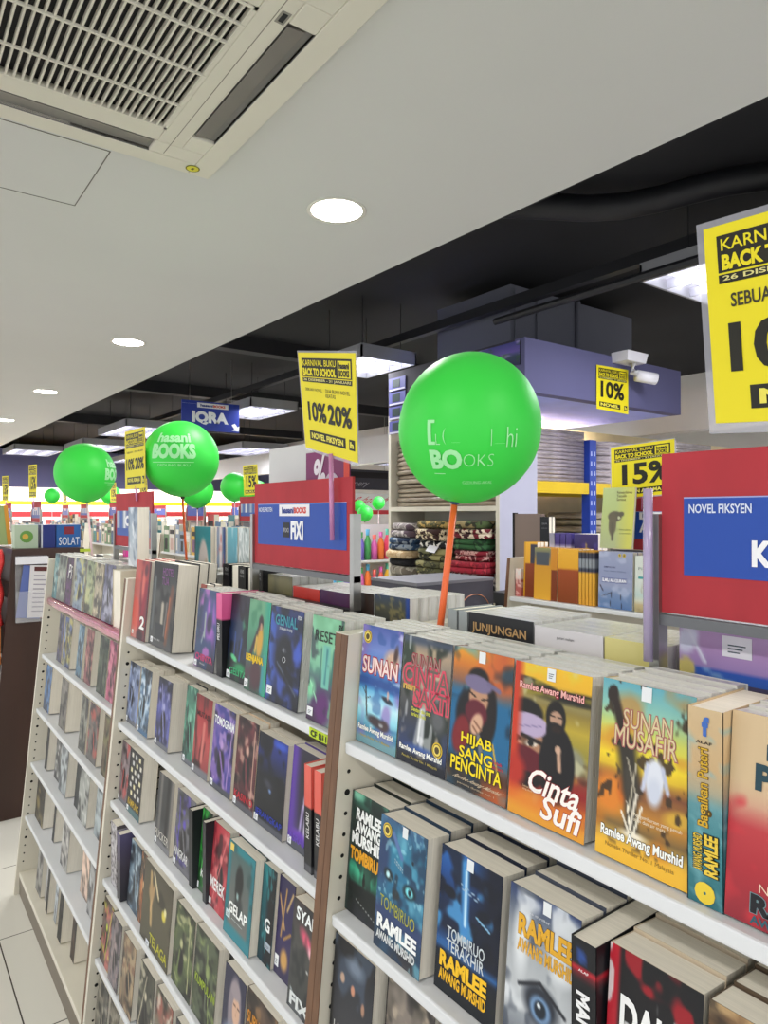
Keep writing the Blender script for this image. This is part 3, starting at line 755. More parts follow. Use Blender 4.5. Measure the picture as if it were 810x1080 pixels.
# near unit, second shelf
W2 = 'on the second shelf of the nearest unit'
zN2 = TOPS['N'][1]
YB = dict(bold=.05)
tomb = [('grad', [(0, '#4f9c82'), (.12, '#1f3a32'), (.3, '#12201d'), (.5, '#123a33'), (.62, '#2f9a78'), (.72, '#1f5a48'), (.8, '#121a1a'), (1, '#2a2a30')]), ('noise', '#0f1716', 3, 5, .5, .15, .8, 91), ('blob', .45, .64, .36, .11, '#4bbd94', .8, 0), ('noise', '#142420', 5, 6, .55, .1, .7, 93), ('blob', .47, .685, .045, .055, '#0d1312', .3, 0), ('blob', .47, .635, .025, .02, '#0d1312', .3, 0), ('band', .735, .83, '#101818', .03), ('blob', .12, .02, .3, .06, '#7fc0a4', .7, 0), ('line', .3, .86, .8, .93, .006, '#a0a4a0'), ('side', -.1, .05, '#2a3a36', .05)]
book('black and green novel with stacked white author name and orange title', W2, .900, .806, .590, zN2, .180, .040, tomb, [
    ('RAMLEE', (.16, .12, .86, .22), '#eef0ee', YB), ('AWANG', (.16, .225, .86, .32), '#eef0ee', YB), ('MURSHID', (.08, .325, .93, .425), '#eef0ee', YB), ('TOMBIRUO', (.06, .45, .98, .56), '#e2a01e', YB)], spine='#1a2422', res=NEAR, n=3, tcopy=.037)
face = [('grad', [(0, '#3a5a80'), (.2, '#2f7a98'), (.4, '#2a6f94'), (.6, '#2a6484'), (.75, '#2a3a5a'), (.9, '#20242e'), (1, '#3a3a40')]), ('noise', '#6fb8d0', 4, 6, .5, .2, .7, 101), ('noise', '#1c3450', 5, 7, .54, .14, .8, 103), ('blob', .1, .3, .2, .3, '#2a3f66', .6, 0), ('blob', .24, .42, .13, .055, '#16242c', .4, 12), ('blob', .23, .42, .05, .03, '#bfe8ee', .4, 0), ('blob', .7, .45, .17, .065, '#10222c', .4, -8), ('blob', .7, .45, .1, .042, '#7fe0ea', .4, 0), ('blob', .71, .45, .04, .028, '#10202a', .3, 0), ('line', .42, .4, .38, .56, .05, '#1d3a50'), ('blob', .43, .53, .1, .045, '#2a3238', .4, 0), ('line', .36, .28, .54, .32, .008, '#a8b8c0'), ('line', .36, .3, .54, .34, .008, '#98a8b0'), ('line', .3, .1, .5, .24, .05, '#5a74a8'), ('blob', .74, .23, .03, .02, '#1a2430', .3, 0), ('noise', '#a8dce8', 12, 16, .72, .08, .5, 107), ('band', .66, .78, '#30406a', .1)]
book('blue novel with a staring face and large white author name', W2, .802, .700, .574, zN2, .181, .040, face, [
    ('TOMBIRUO', (.1, .6, .86, .69), '#a8a83a', dict(bold=.0, tilt=-.25)), ('RAMLEE', (.06, .74, .92, .845), '#f0f2f2', YB), ('AWANG MURSHID', (.06, .86, .9, .925), '#d0d4d6', dict(bold=.04))], spine='#243a50', res=NEAR, n=3, tcopy=.040, sticker=[SEAL(.16, .1, .1), TAGW(.55)])
tera = [('grad', [(0, '#2a66b0'), (.15, '#1f4f94'), (.35, '#12264a'), (.55, '#101c34'), (.66, '#2a5a98'), (.74, '#1a2c50'), (1, '#0e1420')]), ('side', .62, 1.2, '#0c1428', .4), ('noise', '#4fa0dc', 4, 6, .56, .16, .8, 111), ('noise', '#0a1020', 5, 7, .5, .14, .8, 113), ('line', .42, .06, .46, .5, .09, '#3f86c4'), ('line', .44, .1, .46, .46, .03, '#b8dcf2'), ('blob', .18, .3, .15, .05, '#0a1222', .4, 10), ('blob', .75, .33, .14, .05, '#0a1222', .4, -10), ('line', .64, .36, .85, .4, .014, '#8fc4e8'), ('line', .36, .2, .66, .23, .007, '#9ab4cc'), ('line', .36, .225, .66, .255, .007, '#9ab4cc'), ('blob', .45, .56, .14, .035, '#a8d4ee', .8, 0), ('band', .66, .71, '#2a5f9a', .05), ('band', .74, 1.1, '#131820', .1)]
book('dark blue novel with a shadowed face and large yellow author name', W2, .685, .577, .587, zN2, .179, .040, tera, [
    ('TOMBIRUO', (.18, .53, .8, .61), '#c8d0d6', dict(bold=.01)), ('TERAKHIR', (.18, .615, .8, .695), '#c8d0d6', dict(bold=.01)), ('RAMLEE', (.08, .72, .86, .83), '#f0be22', YB), ('AWANG MURSHID', (.08, .84, .86, .92), '#e8b21e', dict(bold=.04))], spine='#141c30', res=NEAR, n=3, tcopy=.040, sticker=[TAGW(.5)])
eye = [('grad', [(0, '#2a3a66'), (.12, '#5a6478'), (.25, '#8e949c'), (.4, '#a8adb2'), (.6, '#b8bcc0'), (.8, '#8a9098'), (1, '#5a5e66')]), ('noise', '#e0e4e8', 4, 6, .5, .2, .8, 121), ('noise', '#3f4654', 5, 7, .58, .14, .7, 123), ('blob', .85, .1, .25, .1, '#cfd4da', .6, 0), ('blob', .2, .3, .15, .3, '#d8dce0', .6, 0), ('blob', .52, .62, .3, .14, '#2a2f3a', .4, 0), ('blob', .52, .65, .17, .09, '#6f8fb4', .3, 0), ('blob', .52, .65, .1, .06, '#1a2430', .3, 0), ('blob', .5, .63, .025, .018, '#e8f0f6', .3, 0), ('line', .2, .58, .5, .5, .03, '#23262e'), ('line', .5, .5, .85, .6, .03, '#23262e')]
book('grey and white novel with one large eye and gold author name', W2, .564, .464, .587, zN2, .181, .040, eye, [
    ('RAMLEE', (.15, .155, .95, .285), '#dca52c', dict(bold=.05, outline='#3a3020', ow=.015)), ('AWANG MURSHID', (.15, .3, .95, .385), '#d8a22c', dict(bold=.04)), ('karya thriller', (.2, .115, .6, .135), '#d0d4da', dict(bold=.0)), ('ROH', (.25, .84, .7, .96), '#6a5a3a', dict(bold=.04))], spine='#444a58', res=NEAR, n=3, tcopy=.040, sticker=[TAGW(.55)])
spine_book('black novel spine with a red band across it', W2, .447, .584, zN2, .178, .031, .120, [('grad', [(0, '#14161c'), (1, '#17181e')]), ('blob', .4, .1, .2, .06, '#2a4a90', .5, 0), ('band', .155, .2, '#b51f2e', .005), ('band', .205, .235, '#3a1a20', .004)], texts=[('MANDATORI', (.2, .3, .75, .93), '#e8e8ea', dict(rot=-1, bold=.05)), ('ALAF', (.3, .17, .7, .185), '#e8e0e0', dict(bold=.02))], res=(6, 40))
red3 = [('grad', [(0, '#16161a'), (.4, '#1c1a1e'), (1, '#2a2024')]), ('side', -.1, .12, '#b52030', .05), ('noise', '#d8d8d8', 4, 5, .62, .05, .9, 131), ('blob', .85, .42, .2, .12, '#c82a34', .3, 0), ('noise', '#a01c28', 4, 6, .66, .08, .9, 133)]
book('black, white and red novel with splashed lettering', W2, .428, .330, .587, zN2, .178, .040, red3, [('DAJAL', (.15, .25, .95, .5), '#ececec', dict(bold=.04, tilt=-.1)), ('RAMLEE', (.1, .72, .9, .85), '#d02834', YB)], spine='#c8b8a0', res=NEAR, n=3, tcopy=.040)
book('brown novel beyond the black and red one', W2, .325, .220, .587, zN2, .178, .040, picture('#5a4432', '#3a2c22', '#8a6a4a', '#c8a878', 17, None), spine='#5a4a3a', n=3, tcopy=.040)

# near unit, third shelf
W3 = 'on the third shelf of the nearest unit'
z3 = TOPS['N'][2]
lin1 = [('grad', [(0, '#1a1a1e'), (.3, '#2a2c34'), (.6, '#35363c'), (1, '#2a2a2e')]), ('side', -.1, .06, '#1a1a1c', .04), ('noise', '#4a5a70', 4, 5, .58, .15, .6, 141), ('blob', .25, .3, .07, .05, '#b89a86', .4, 0), ('blob', .52, .33, .06, .05, '#c48a70', .4, 0), ('blob', .78, .4, .05, .06, '#a8806a', .4, 0), ('blob', .55, .15, .3, .1, '#6f7c8e', .7, 0)]
book('charcoal novel with small faces and pale serif title', W3, .896, .793, .556, z3, .180, .026, lin1, [('LINGKARAN', (.12, .67, 1.2, .8), '#d8d8d4', dict(bold=.0))], res=NEAR, n=3)
book('brown-grey novel with a streaked figure', W3, .770, .672, .563, z3, .180, .026, picture('#4a4640', '#6a6058', '#8a8078', '#b8a894', 22, None), res=(40, 60), n=3)
book('dark novel under the shadowed-face one', W3, .655, .555, .560, z3, .180, .026, picture('#22242c', '#3a3a44', '#5a4a4a', '#8a6a5a', 23, None), n=3)

# ================================================================== BOOKS, middle unit
W = 'on the top shelf of the middle unit'
zM = TOPS['M'][0]
MD = (30, 52)
STK = (.03, .915, .17, .985, '#e8eaec')
red2 = [('grad', [(0, '#b05048'), (.4, '#b8605a'), (1, '#c08078')]), ('side', .42, 1.2, '#7a2634', .12), ('noise', '#d84a3c', 3, 5, .5, .2, .6, 151), ('line', .8, .3, .62, .8, .12, '#8e1f34'), ('side', .92, 1.1, '#3a2028', .05), ('blob', .6, .3, .14, .26, '#d0685c', .6, 0), ('blob', .72, .12, .15, .1, '#5a2430', .6, 0), ('blob', .62, .95, .3, .1, '#3a1a22', .5, 0)]
book('tall salmon-red novel with a white numeral on it', W, 2.048, 1.918, .602, zM, .221, .022, red2, [('2', (.56, .70, .88, .86), '#f0ece8', dict(bold=.03, outline='#1a1214', ow=.03))], spine='#b8443c', res=MD, n=4, tcopy=.024, sticker=[(.08, .9, .2, .955, '#ece6e2')])
blk = [('grad', [(0, '#26282c'), (.4, '#4a4a48'), (.6, '#3a3836'), (1, '#4a4a4c')]), ('noise', '#0f1012', 4, 5, .5, .15, .8, 161), ('line', .5, .5, .5, .72, .07, '#b0a898'), ('line', .85, .3, .72, .9, .09, '#6a4436'), ('line', .78, .4, .7, .85, .03, '#a8603a'), ('line', .12, .2, .1, .8, .05, '#5a6264'), ('rect', .25, .72, .68, .92, '#2c2e32'), ('line', .68, .46, .62, .85, .025, '#7a7470')]
book('tall charcoal novel with a purple title and a ghostly doorway', W, 1.892, 1.712, .603, zM, .222, .055, blk, [('HOTEL\nTUA', (.4, .06, .86, .26), '#7d4a82', dict(bold=.02)), ('PENULIS FIKSI', (.22, .905, .5, .925), '#c8c8c8', dict(bold=.0, tilt=-.0))], spine='#1c1c20', res=MD, n=3, tcopy=.024, sticker=[(.1, .9, .2, .965, '#e8eaec')])
book('dark thin novel with an orange and grey spine edge', W, 1.610, 1.575, .625, zM, .185, .020, [('grad', [(0, '#8a3a2c'), (.45, '#c86a3a'), (.47, '#1a1a1c'), (.5, '#6a645e'), (1, '#8a847e')])], spine='#15151a', res=(6, 20), n=2, sticker=[(.1, .9, .8, .97, '#e8eaec')])
book('purple and navy novel with a pink lower title', W, 1.570, 1.452, .606, zM, .180, .018, [('grad', [(0, '#3a3a6a'), (.3, '#4a4a8c'), (.6, '#5a3f86'), (.85, '#26263c'), (1, '#2a2434')]), ('side', -.1, .05, '#c8384c', .02), ('side', -.1, .3, '#22304e', .3), ('blob', .68, .4, .3, .35, '#a85ac0', .7, 0), ('noise', '#23406a', 3, 4, .55, .14, .8, 171), ('noise', '#d070c8', 4, 5, .62, .14, .7, 173), ('blob', .62, .42, .16, .16, '#2a2244', .5, 0), ('line', .42, .3, .42, .6, .04, '#9aa8a0'), ('line', .42, .5, .3, .68, .03, '#8a98a0')], [('CHENTA', (.08, .82, .92, .905), '#b8386a', dict(bold=.04)), ('ANTOLOGI', (.3, .93, .56, .95), '#c8c8c8', dict(bold=0))], spine='#1a1a26', res=MD, n=4, wrap=True, sticker=[STK])
spine_book('black novel spine with a pink top', W, 1.427, .609, zM, .181, .030, .1, [('grad', [(0, '#e0669c'), (.30, '#d8588e'), (.31, '#15151a'), (1, '#1c1c20')])], texts=[('PELURU', (.2, .36, .6, .56), '#e0e0e0', dict(rot=1, bold=.02))], res=(3, 40))
book('black-green novel with a green skull-like glow', W, 1.408, 1.303, .616, zM, .181, .018, [('grad', [(0, '#1a1a24'), (.3, '#23304a'), (.6, '#22305a'), (.8, '#16221f'), (1, '#1c3a2a')]), ('blob', .85, .32, .3, .16, '#3a9a64', .5, 0), ('noise', '#0f1016', 4, 5, .48, .15, .85, 181), ('line', .3, .45, .3, .7, .04, '#2f4a8c'), ('line', .6, .5, .55, .75, .04, '#2f4a8c'), ('blob', .6, .84, .4, .08, '#1f8a54', .6, 0), ('blob', .3, .74, .2, .04, '#5abf84', .4, 15)], [('GELITA', (.15, .85, .95, .93), '#3aa870', dict(bold=.02))], spine='#101014', res=MD, n=4, wrap=True, sticker=[(.02, .9, .2, .985, '#e8eaec')])
book('green novel with a dark-haired figure and a yellow title', W, 1.298, 1.206, .606, zM, .181, .018, [('grad', [(0, '#6aa07c'), (.3, '#4f9070'), (.6, '#3f6a5a'), (.8, '#4a3440'), (1, '#3a2c34')]), ('noise', '#3a7a5a', 4, 5, .5, .2, .7, 191), ('side', .78, 1.2, '#2f9a80', .2), ('blob', .6, .24, .13, .1, '#2e2024', .3, 0), ('line', .6, .24, .2, .6, .09, '#33242a'), ('line', .66, .24, .6, .45, .07, '#2c2024'), ('blob', .6, .45, .17, .22, '#c89a3a', .4, 6), ('blob', .62, .28, .06, .05, '#b8907a', .4, 0), ('line', .45, .4, .4, .56, .05, '#d0a848'), ('blob', .5, .8, .3, .22, '#4a2c34', .5, 0), ('line', .85, .6, .8, .95, .08, '#3a8a94')], [('RENJANA', (.02, .60, .84, .70), '#e8c21e', dict(bold=.05, tilt=-.03))], spine='#2c4a3c', res=MD, n=4, wrap=True, sticker=[(.02, .88, .2, .97, '#e8eaec')])
book('dark blue novel with a hooded figure and a teal title', W, 1.200, 1.077, .605, zM, .178, .020, [('grad', [(0, '#1f2a5a'), (.2, '#26346a'), (.5, '#1a2044'), (.8, '#161a30'), (1, '#14141e')]), ('noise', '#3f5ac0', 3, 4, .56, .16, .8, 201), ('blob', .5, .5, .3, .26, '#12131e', .3, 0), ('side', -.1, .16, '#3a5ab0', .2), ('blob', .9, .4, .12, .25, '#3a55b8', .7, 0), ('blob', .5, .44, .08, .03, '#a8b0b8', .5, 0), ('line', .3, .58, .9, .84, .025, '#4a5468'), ('line', .62, .6, .95, .72, .04, '#20295c'), ('noise', '#0e0f18', 5, 6, .5, .12, .7, 203)], [('GENIAL', (.16, .08, .84, .19), '#3f8fa0', dict(bold=.02)), ('SYAIHAN SYAFIQ', (.3, .205, .7, .235), '#d8dce0', dict(bold=.01)), ('o', (.46, .5, .56, .56), '#d8dce0', dict(bold=-.02)), ('FIXI', (.84, .05, .96, .09), '#c8ccd4', dict(bold=.02))], spine='#1c2030', res=MD, n=4, wrap=True, sticker=[(.03, .84, .2, .93, '#e8eaec')])
book('mint green novel with a dark title, half behind the brown shelf edge', W, 1.044, .945, .604, zM, .178, .020, [('grad', [(0, '#6fae86'), (.3, '#7fc09a'), (.5, '#5a8f7c'), (.68, '#4a4a62'), (.85, '#4a2a5a'), (1, '#3a2640')]), ('noise', '#8fd0aa', 3, 5, .5, .2, .6, 211), ('rect', .42, .26, .66, .66, '#6fb8a8'), ('line', .55, .3, .52, .62, .035, '#3a7c84'), ('line', .36, .3, .36, .6, .03, '#3a6a68'), ('line', .76, .3, .72, .6, .04, '#2f6a64'), ('blob', .5, .86, .3, .2, '#5a2468', .5, 0), ('blob', .1, .7, .2, .12, '#7fd0a0', .6, 0), ('line', .05, .62, .3, .8, .02, '#a0e0b8'), ('line', .8, .7, .7, .9, .04, '#6a9a80'), ('noise', '#2a2a3a', 5, 6, .64, .1, .7, 213)], [('RESET', (.12, .13, .86, .235), '#28342e', dict(bold=.01)), ('FIXI', (.86, .04, .98, .11), '#1a2420', dict(bold=.05))], spine='#5f9a78', res=MD, n=4, wrap=True, sticker=[(.03, .875, .22, .955, '#e8eaec')])
# second layer on the top shelf: a run of tall copies standing fore edge / spine out
for k in range(5):
    pg = k % 2 == 1
    spine_book(('black spine' if not pg else 'cream fore edge') + f' of the {ordinal(k + 1)} tall book', 'in the second layer behind the purple novel', 1.715 - .0475 * k - (.005 if pg else 0), .752, zM, .222, .042 if pg else .044, .105,
               [('grad', [(0, '#17171b'), (1, '#202026')])], page=pg, texts=[] if pg else [('FIXI', (.35, .04, .75, .08), '#c8c8c8', dict(bold=0)), ('NOVEL', (.3, .1, .8, .125), '#a8a8a8', dict(bold=0))], group='tall books in the second layer')

W = 'on the second shelf of the middle unit'
z = TOPS['M'][1]
bar = '#6a6c74'
SK = (.03, .90, .17, .975, '#e8eaec')
book('grey-blue novel against the side panel', W, 2.052, 1.957, .590, z, .171, .022, picture('#5a6478', '#7a88b0', '#8a9ac8', '#a8b4d0', 31, bar), spine='#c8c0b0', res=MD, n=2, sticker=[SK])
book('black and pale blue novel with an icy figure', W, 1.935, 1.848, .586, z, .174, .032, picture('#2a3a4a', '#5a7a9c', '#a8c4dc', '#d0dce8', 32, '#4a6a8a'), spine='#c8c0b0', res=MD, n=2, tcopy=.03, sticker=[SK])
book('indigo novel with a pale spectre', W, 1.802, 1.702, .590, z, .172, .040, picture('#1f2038', '#4a4a8c', '#6a70b8', '#9a9ac8', 33, bar), spine='#c8c0b0', res=MD, n=2, tcopy=.04, sticker=[SK])
book('green novel mostly behind the red one', W, 1.640, 1.571, .603, z, .182, .022, picture('#3a6a5a', '#4f8a74', '#5fa088', '#8ac0a8', 34, bar), res=MD, n=2, sticker=[(.1, .9, .3, .975, '#e8eaec')])
book('red novel with dark streaks', W, 1.563, 1.470, .598, z, .178, .020, [('grad', [(0, '#7a1f22'), (.3, '#a83438'), (.6, '#b04a4a'), (1, '#8a3a3c')]), ('noise', '#4a1418', 6, 3, .52, .14, .8, 221), ('line', .6, .35, .55, .8, .1, '#c87068'), ('blob', .3, .9, .3, .1, '#2a1416', .5, 0), ('band', .9, 1.1, '#77777d', .03)], [('MUTASI', (.1, .2, .9, .27), '#3a1014', dict(bold=.02))], spine='#c8c0b0', res=MD, n=2, sticker=[SK])
book('violet novel with a white slanting title', W, 1.456, 1.348, .598, z, .178, .022, picture('#3a3a86', '#4a4094', '#8a6ab0', '#b090c8', 36, '#4f5157'), [('TOMOGRAM', (.04, .13, .97, .235), '#eceef2', dict(bold=.03))], spine='#d0c4b0', res=MD, n=2, sticker=[SK])
book('dark maroon novel with a bare shoulder and red title', W, 1.334, 1.240, .598, z, .180, .022, picture('#3a1c24', '#5a2a30', '#7a3a40', '#c8a090', 37, '#5a5a60'), [('KASINO', (.06, .82, .95, .90), '#c02a38', dict(bold=.02))], spine='#d0b89a', res=MD, n=2, sticker=[SK])
book('black and royal blue novel with a lone blue light', W, 1.238, 1.121, .598, z, .172, .022, [('grad', [(0, '#26358c'), (.2, '#1f2a6a'), (.45, '#15171f'), (.8, '#17181f'), (1, '#2a2c34')]), ('noise', '#101116', 3, 4, .46, .15, .9, 231), ('blob', .5, .55, .3, .2, '#17181e', .5, 0), ('blob', .5, .58, .06, .03, '#8ab0f0', .7, 0), ('blob', .42, .52, .2, .06, '#3a3c48', .7, 10), ('blob', .75, .05, .3, .06, '#3a55c0', .6, 0), ('band', .93, 1.1, '#54565e', .02)], [('JERANGKAP', (.06, .83, .97, .92), '#2438a8', dict(bold=.02))], spine='#c8c0b0', res=MD, n=2, sticker=[SK])
book('purple and black novel with a white hooded cloak', W, 1.112, 1.019, .604, z, .176, .022, [('grad', [(0, '#2e2a3c'), (.3, '#26242c'), (.7, '#33284a'), (1, '#5a5c66')]), ('side', -.1, .25, '#5a3a9a', .25), ('blob', .62, .5, .14, .12, '#cfc4dc', .3, 0), ('blob', .64, .52, .1, .1, '#2a2630', .3, 0), ('line', .5, .55, .42, .84, .05, '#a89ac8'), ('line', .62, .62, .6, .86, .06, '#dcd2ea'), ('blob', .4, .85, .4, .08, '#6a3fb0', .6, 0), ('band', .93, 1.1, '#54565e', .02)], [('ASRAMA', (.06, .85, .9, .925), '#6a4ab8', dict(bold=.02))], spine='#5a4a8a', res=MD, n=2, sticker=[SK])
cor = [('grad', [(0, '#e0685c'), (.38, '#d85c50'), (.39, '#1a1a1e'), (1, '#222226')]), ('band', .93, 1.1, '#5a5a5e', .01)]
for k, (y, s) in enumerate(((1.004, 'nearer the purple novel'), (.972, 'nearer the brown edge'))):
    spine_book(f'coral and black book spine, the one {s}', W, y, .585, z, .178, .024, .13, cor, texts=[('KELABU', (.3, .44, .7, .68), '#d8d8d8', dict(rot=1, bold=.01))], res=(3, 50))

W = 'on the third shelf of the middle unit'
z = TOPS['M'][2]
book('grey novel with a red blot', W, 2.050, 1.972, .568, z, .166, .03, picture('#6a5c60', '#86787c', '#c04a48', '#9a8c90', 41, bar), res=MD, sticker=[SK])
chk = [('grad', [(0, '#1a1a1e'), (1, '#1c1c20')])] + [('rect', .12 + .27 * i + (.1 if j % 2 else 0), .06 + .115 * j, .24 + .27 * i + (.1 if j % 2 else 0), .13 + .115 * j, ['#d8d4c8', '#c8c8c8', '#e0d8b0'][(i + j) % 3]) for i in range(3) for j in range(6)] + [('band', .9, 1.1, '#4a6a6e', .02)]
book('black novel with rows of white squares and a yellow title', W, 1.960, 1.848, .565, z, .168, .04, chk, [('KAMPUNG', (.1, .77, .9, .88), '#c8a83a', dict(bold=.02))], spine='#c8c0b0', res=(40, 60), tcopy=.04, sticker=[SK])
book('dark grey novel with pale vertical bars', W, 1.732, 1.625, .567, z, .172, .022, [('grad', [(0, '#3a3a3c'), (.6, '#2f2f32'), (1, '#66666a')]), ('side', .15, .3, '#6a6866', .08), ('side', .6, .75, '#18181a', .08), ('side', .84, 1.1, '#77736e', .1), ('band', .92, 1.1, '#7a7a7e', .02)], [('PUCKER', (.05, .78, .9, .89), '#c8c4bc', dict(bold=.01))], spine='#c8c0b0', res=MD, sticker=[SK])
book('grey novel with a violet tangle at its top corner', W, 1.600, 1.488, .567, z, .172, .022, picture('#4a4a50', '#55555c', '#6a6a70', '#5a4ab0', 44, '#6a6a70'), [('ANGKAR', (.05, .74, .8, .85), '#d8d8d8', dict(bold=.02))], spine='#c8c0b0', res=MD, sticker=[SK])
spine_book('dark spine between the violet-corner novel and the green one', W, 1.473, .563, z, .170, .022, .13, [('grad', [(0, '#1a1c20'), (1, '#2e3034')])])
book('bright green novel with a white title', W, 1.460, 1.409, .572, z, .173, .022, picture('#1a4a22', '#2f9a3a', '#5ad060', '#0f2a14', 45, '#3a5a40'), [('KA', (.3, .72, .9, .82), '#e8ece8', dict(bold=.02))], res=MD, sticker=[SK])
spine_book('dark spine between the green novel and the red one', W, 1.397, .563, z, .170, .018, .13, [('grad', [(0, '#23242a'), (1, '#3a3c40')])])
book('rose-red novel with a white title across it', W, 1.387, 1.310, .568, z, .170, .022, picture('#b03a44', '#c45058', '#7a2430', '#d87a7a', 46, None), [('MEREK', (.04, .64, .96, .78), '#f0ecec', dict(bold=.02))], spine='#8a2c34', res=MD, sticker=[SK])
book('teal-framed grey novel with a long-haired woman seen from behind', W, 1.284, 1.170, .556, z, .174, .024, [('grad', [(0, '#2a8a90'), (.1, '#48605f'), (.5, '#5f6462'), (.85, '#6a6c6a'), (1, '#2f8a94')]), ('side', -.1, .12, '#1f6f7a', .05), ('side', .88, 1.1, '#1f6f7a', .05), ('band', -.1, .08, '#1f7a84', .05), ('blob', .48, .36, .17, .2, '#1a1c1e', .3, 0), ('blob', .46, .48, .14, .12, '#1c1e20', .3, 0), ('blob', .5, .62, .2, .16, '#33383a', .5, 0), ('noise', '#2a4648', 5, 6, .6, .15, .6, 241), ('blob', .45, .52, .04, .05, '#9ab8b8', .5, 0), ('band', .88, 1.1, '#2f7f8c', .06)], [('GELAP', (.16, .62, .86, .74), '#f0f2f0', dict(bold=.03)), ('penulis misteri', (.3, .78, .7, .80), '#d0dada', dict(bold=0))], spine='#1f5a64', res=MD, sticker=[(.08, .74, .24, .82, '#c8dce0'), (.06, .02, .2, .1, '#e3c763')])
book('dark teal novel whose spine also shows, with one big letter', W, 1.167, 1.116, .572, z, .170, .024, [('grad', [(0, '#1f7a80'), (.2, '#22646c'), (1, '#1a3a44')]), ('side', .45, 1.2, '#14161c', .3), ('noise', '#3aa0a4', 6, 7, .6, .1, .6, 251), ('side', -.1, .06, '#164048', .03)], [('G', (.4, .52, .8, .66), '#e8ecec', dict(bold=.03))], spine='#1c5a62', res=MD, sticker=[(.5, .76, .95, .83, '#aab4c0')])
book('navy novel scrawled with gold lines', W, 1.114, 1.058, .578, z, .168, .022, [('grad', [(0, '#2a2448'), (.6, '#332a56'), (1, '#3a3450')]), ('line', .1, .2, .5, .5, .05, '#c8a060'), ('line', .5, .1, .3, .6, .05, '#b89050'), ('line', .6, .3, .9, .1, .05, '#c8a870'), ('line', .5, .6, .9, .5, .05, '#b08848'), ('blob', .6, .8, .3, .14, '#c89a5a', .5, 0)], res=MD, sticker=[(.06, .8, .3, .92, '#e8eaec')])
book('charcoal novel with a pink flare and a white title', W, 1.026, .940, .557, z, .174, .024, [('grad', [(0, '#3a3234'), (.4, '#4a4a48'), (.8, '#3a3c3c'), (1, '#55585c')]), ('blob', .55, .3, .35, .09, '#e05a78', .7, 30), ('blob', .72, .38, .2, .06, '#f2b8c4', .8, 40), ('noise', '#23262a', 4, 5, .52, .14, .7, 261), ('line', .6, .55, .9, .6, .012, '#d0d4d4'), ('line', .1, .82, .5, .96, .03, '#a8b0b4')], [('SYARI', (.14, .05, .96, .17), '#ecf0f0', dict(bold=.03)), ('FIXI', (.1, .84, .9, .96), '#d8dcdc', dict(bold=.04))], spine='#a08468', res=MD)

W = 'on the fourth shelf of the middle unit'
z = TOPS['M'][3]
leo = [('grad', [(0, '#c8c4c8'), (1, '#b8b4b8')]), ('noise', '#5a5458', 12, 30, .52, .05, .9, 271)]
spine_book('leopard-patterned grey book', W, 1.990, .541, z, .176, .056, .14, leo, res=(14, 44))
spine_book('dark lavender book standing forward of the leopard one', W, 1.915, .533, z, .178, .030, .14, [('grad', [(0, '#5a5478'), (.5, '#4a4450'), (1, '#3a3a40')])])
book('slate-blue novel with a pale square', W, 1.885, 1.800, .545, z, .168, .026, picture('#3a4a5a', '#5a6a78', '#8aa0b0', '#b8c8d0', 52, None), res=MD)
book('brown-black novel with an orange flourish beside the pale square one', W, 1.792, 1.745, .544, z, .170, .026, picture('#4a3a30', '#6a5a4c', '#c8784a', '#e0b080', 53, None), res=MD)
book('large olive-black novel with golden jewellery and a yellow title', W, 1.728, 1.535, .531, z, .182, .026, [('grad', [(0, '#4a4438'), (.5, '#55503f'), (1, '#4a473a')]), ('noise', '#2f2c24', 3, 4, .55, .15, .7, 281), ('line', .25, .1, .35, .7, .05, '#b89a6a'), ('line', .35, .06, .55, .3, .03, '#d8c8a0'), ('line', .4, .2, .3, .55, .025, '#c8a070'), ('blob', .76, .42, .08, .08, '#d8c850', .4, 0), ('blob', .8, .36, .05, .06, '#e0d8a0', .4, 0), ('blob', .3, .32, .12, .14, '#a88a60', .5, 0)], [('TELAGA', (.35, .8, .97, .93), '#b8b43a', dict(bold=.02, tilt=-.0))], spine='#6a6450', res=(40, 50), sticker=[(.24, .93, .36, 1.0, '#d8dce4')])
book('dark green novel with pale weeds', W, 1.522, 1.412, .536, z, .170, .024, picture('#3a4230', '#4f5a40', '#6a7a4a', '#b8b88a', 55, None), spine='#5a5648', res=MD)
book('olive novel with a slanting yellow-green title', W, 1.404, 1.290, .536, z, .172, .024, picture('#3c4434', '#46503c', '#5a6450', '#8a9a60', 56, None), [('KUMPULAN', (.1, .52, .97, .62), '#9ab038', dict(bold=.02))], spine='#8a8478', res=MD)
hij = [('grad', [(0, '#2a2a44'), (1, '#3a3a4c')]), ('blob', .55, .4, .34, .4, '#8a8088', .2, 0), ('blob', .55, .8, .6, .3, '#8a94a8', .3, 0), ('blob', .62, .38, .19, .17, '#cfa890', .2, 0), ('line', .5, .33, .58, .33, .02, '#4a3430'), ('line', .68, .33, .76, .33, .02, '#4a3430'), ('line', .64, .36, .62, .42, .015, '#b08a74'), ('line', .56, .47, .68, .47, .015, '#a05a54'), ('blob', .55, .18, .26, .1, '#958a90', .3, 0)]
book('navy novel with a woman in a mauve headscarf', W, 1.256, 1.166, .536, z, .170, .024, hij, res=(34, 52))
book('brown novel with a slanting orange title beside the headscarf one', W, 1.160, 1.046, .536, z, .175, .024, picture('#4a3a32', '#55453a', '#6a5446', '#8a6a4a', 58, None), [('SUBLIMINAL', (.06, .2, 1.0, .32), '#d08a2a', dict(bold=.02))], spine='#6a5a4c', res=MD)
W = 'on the fifth shelf of the middle unit'
z = TOPS['M'][4]
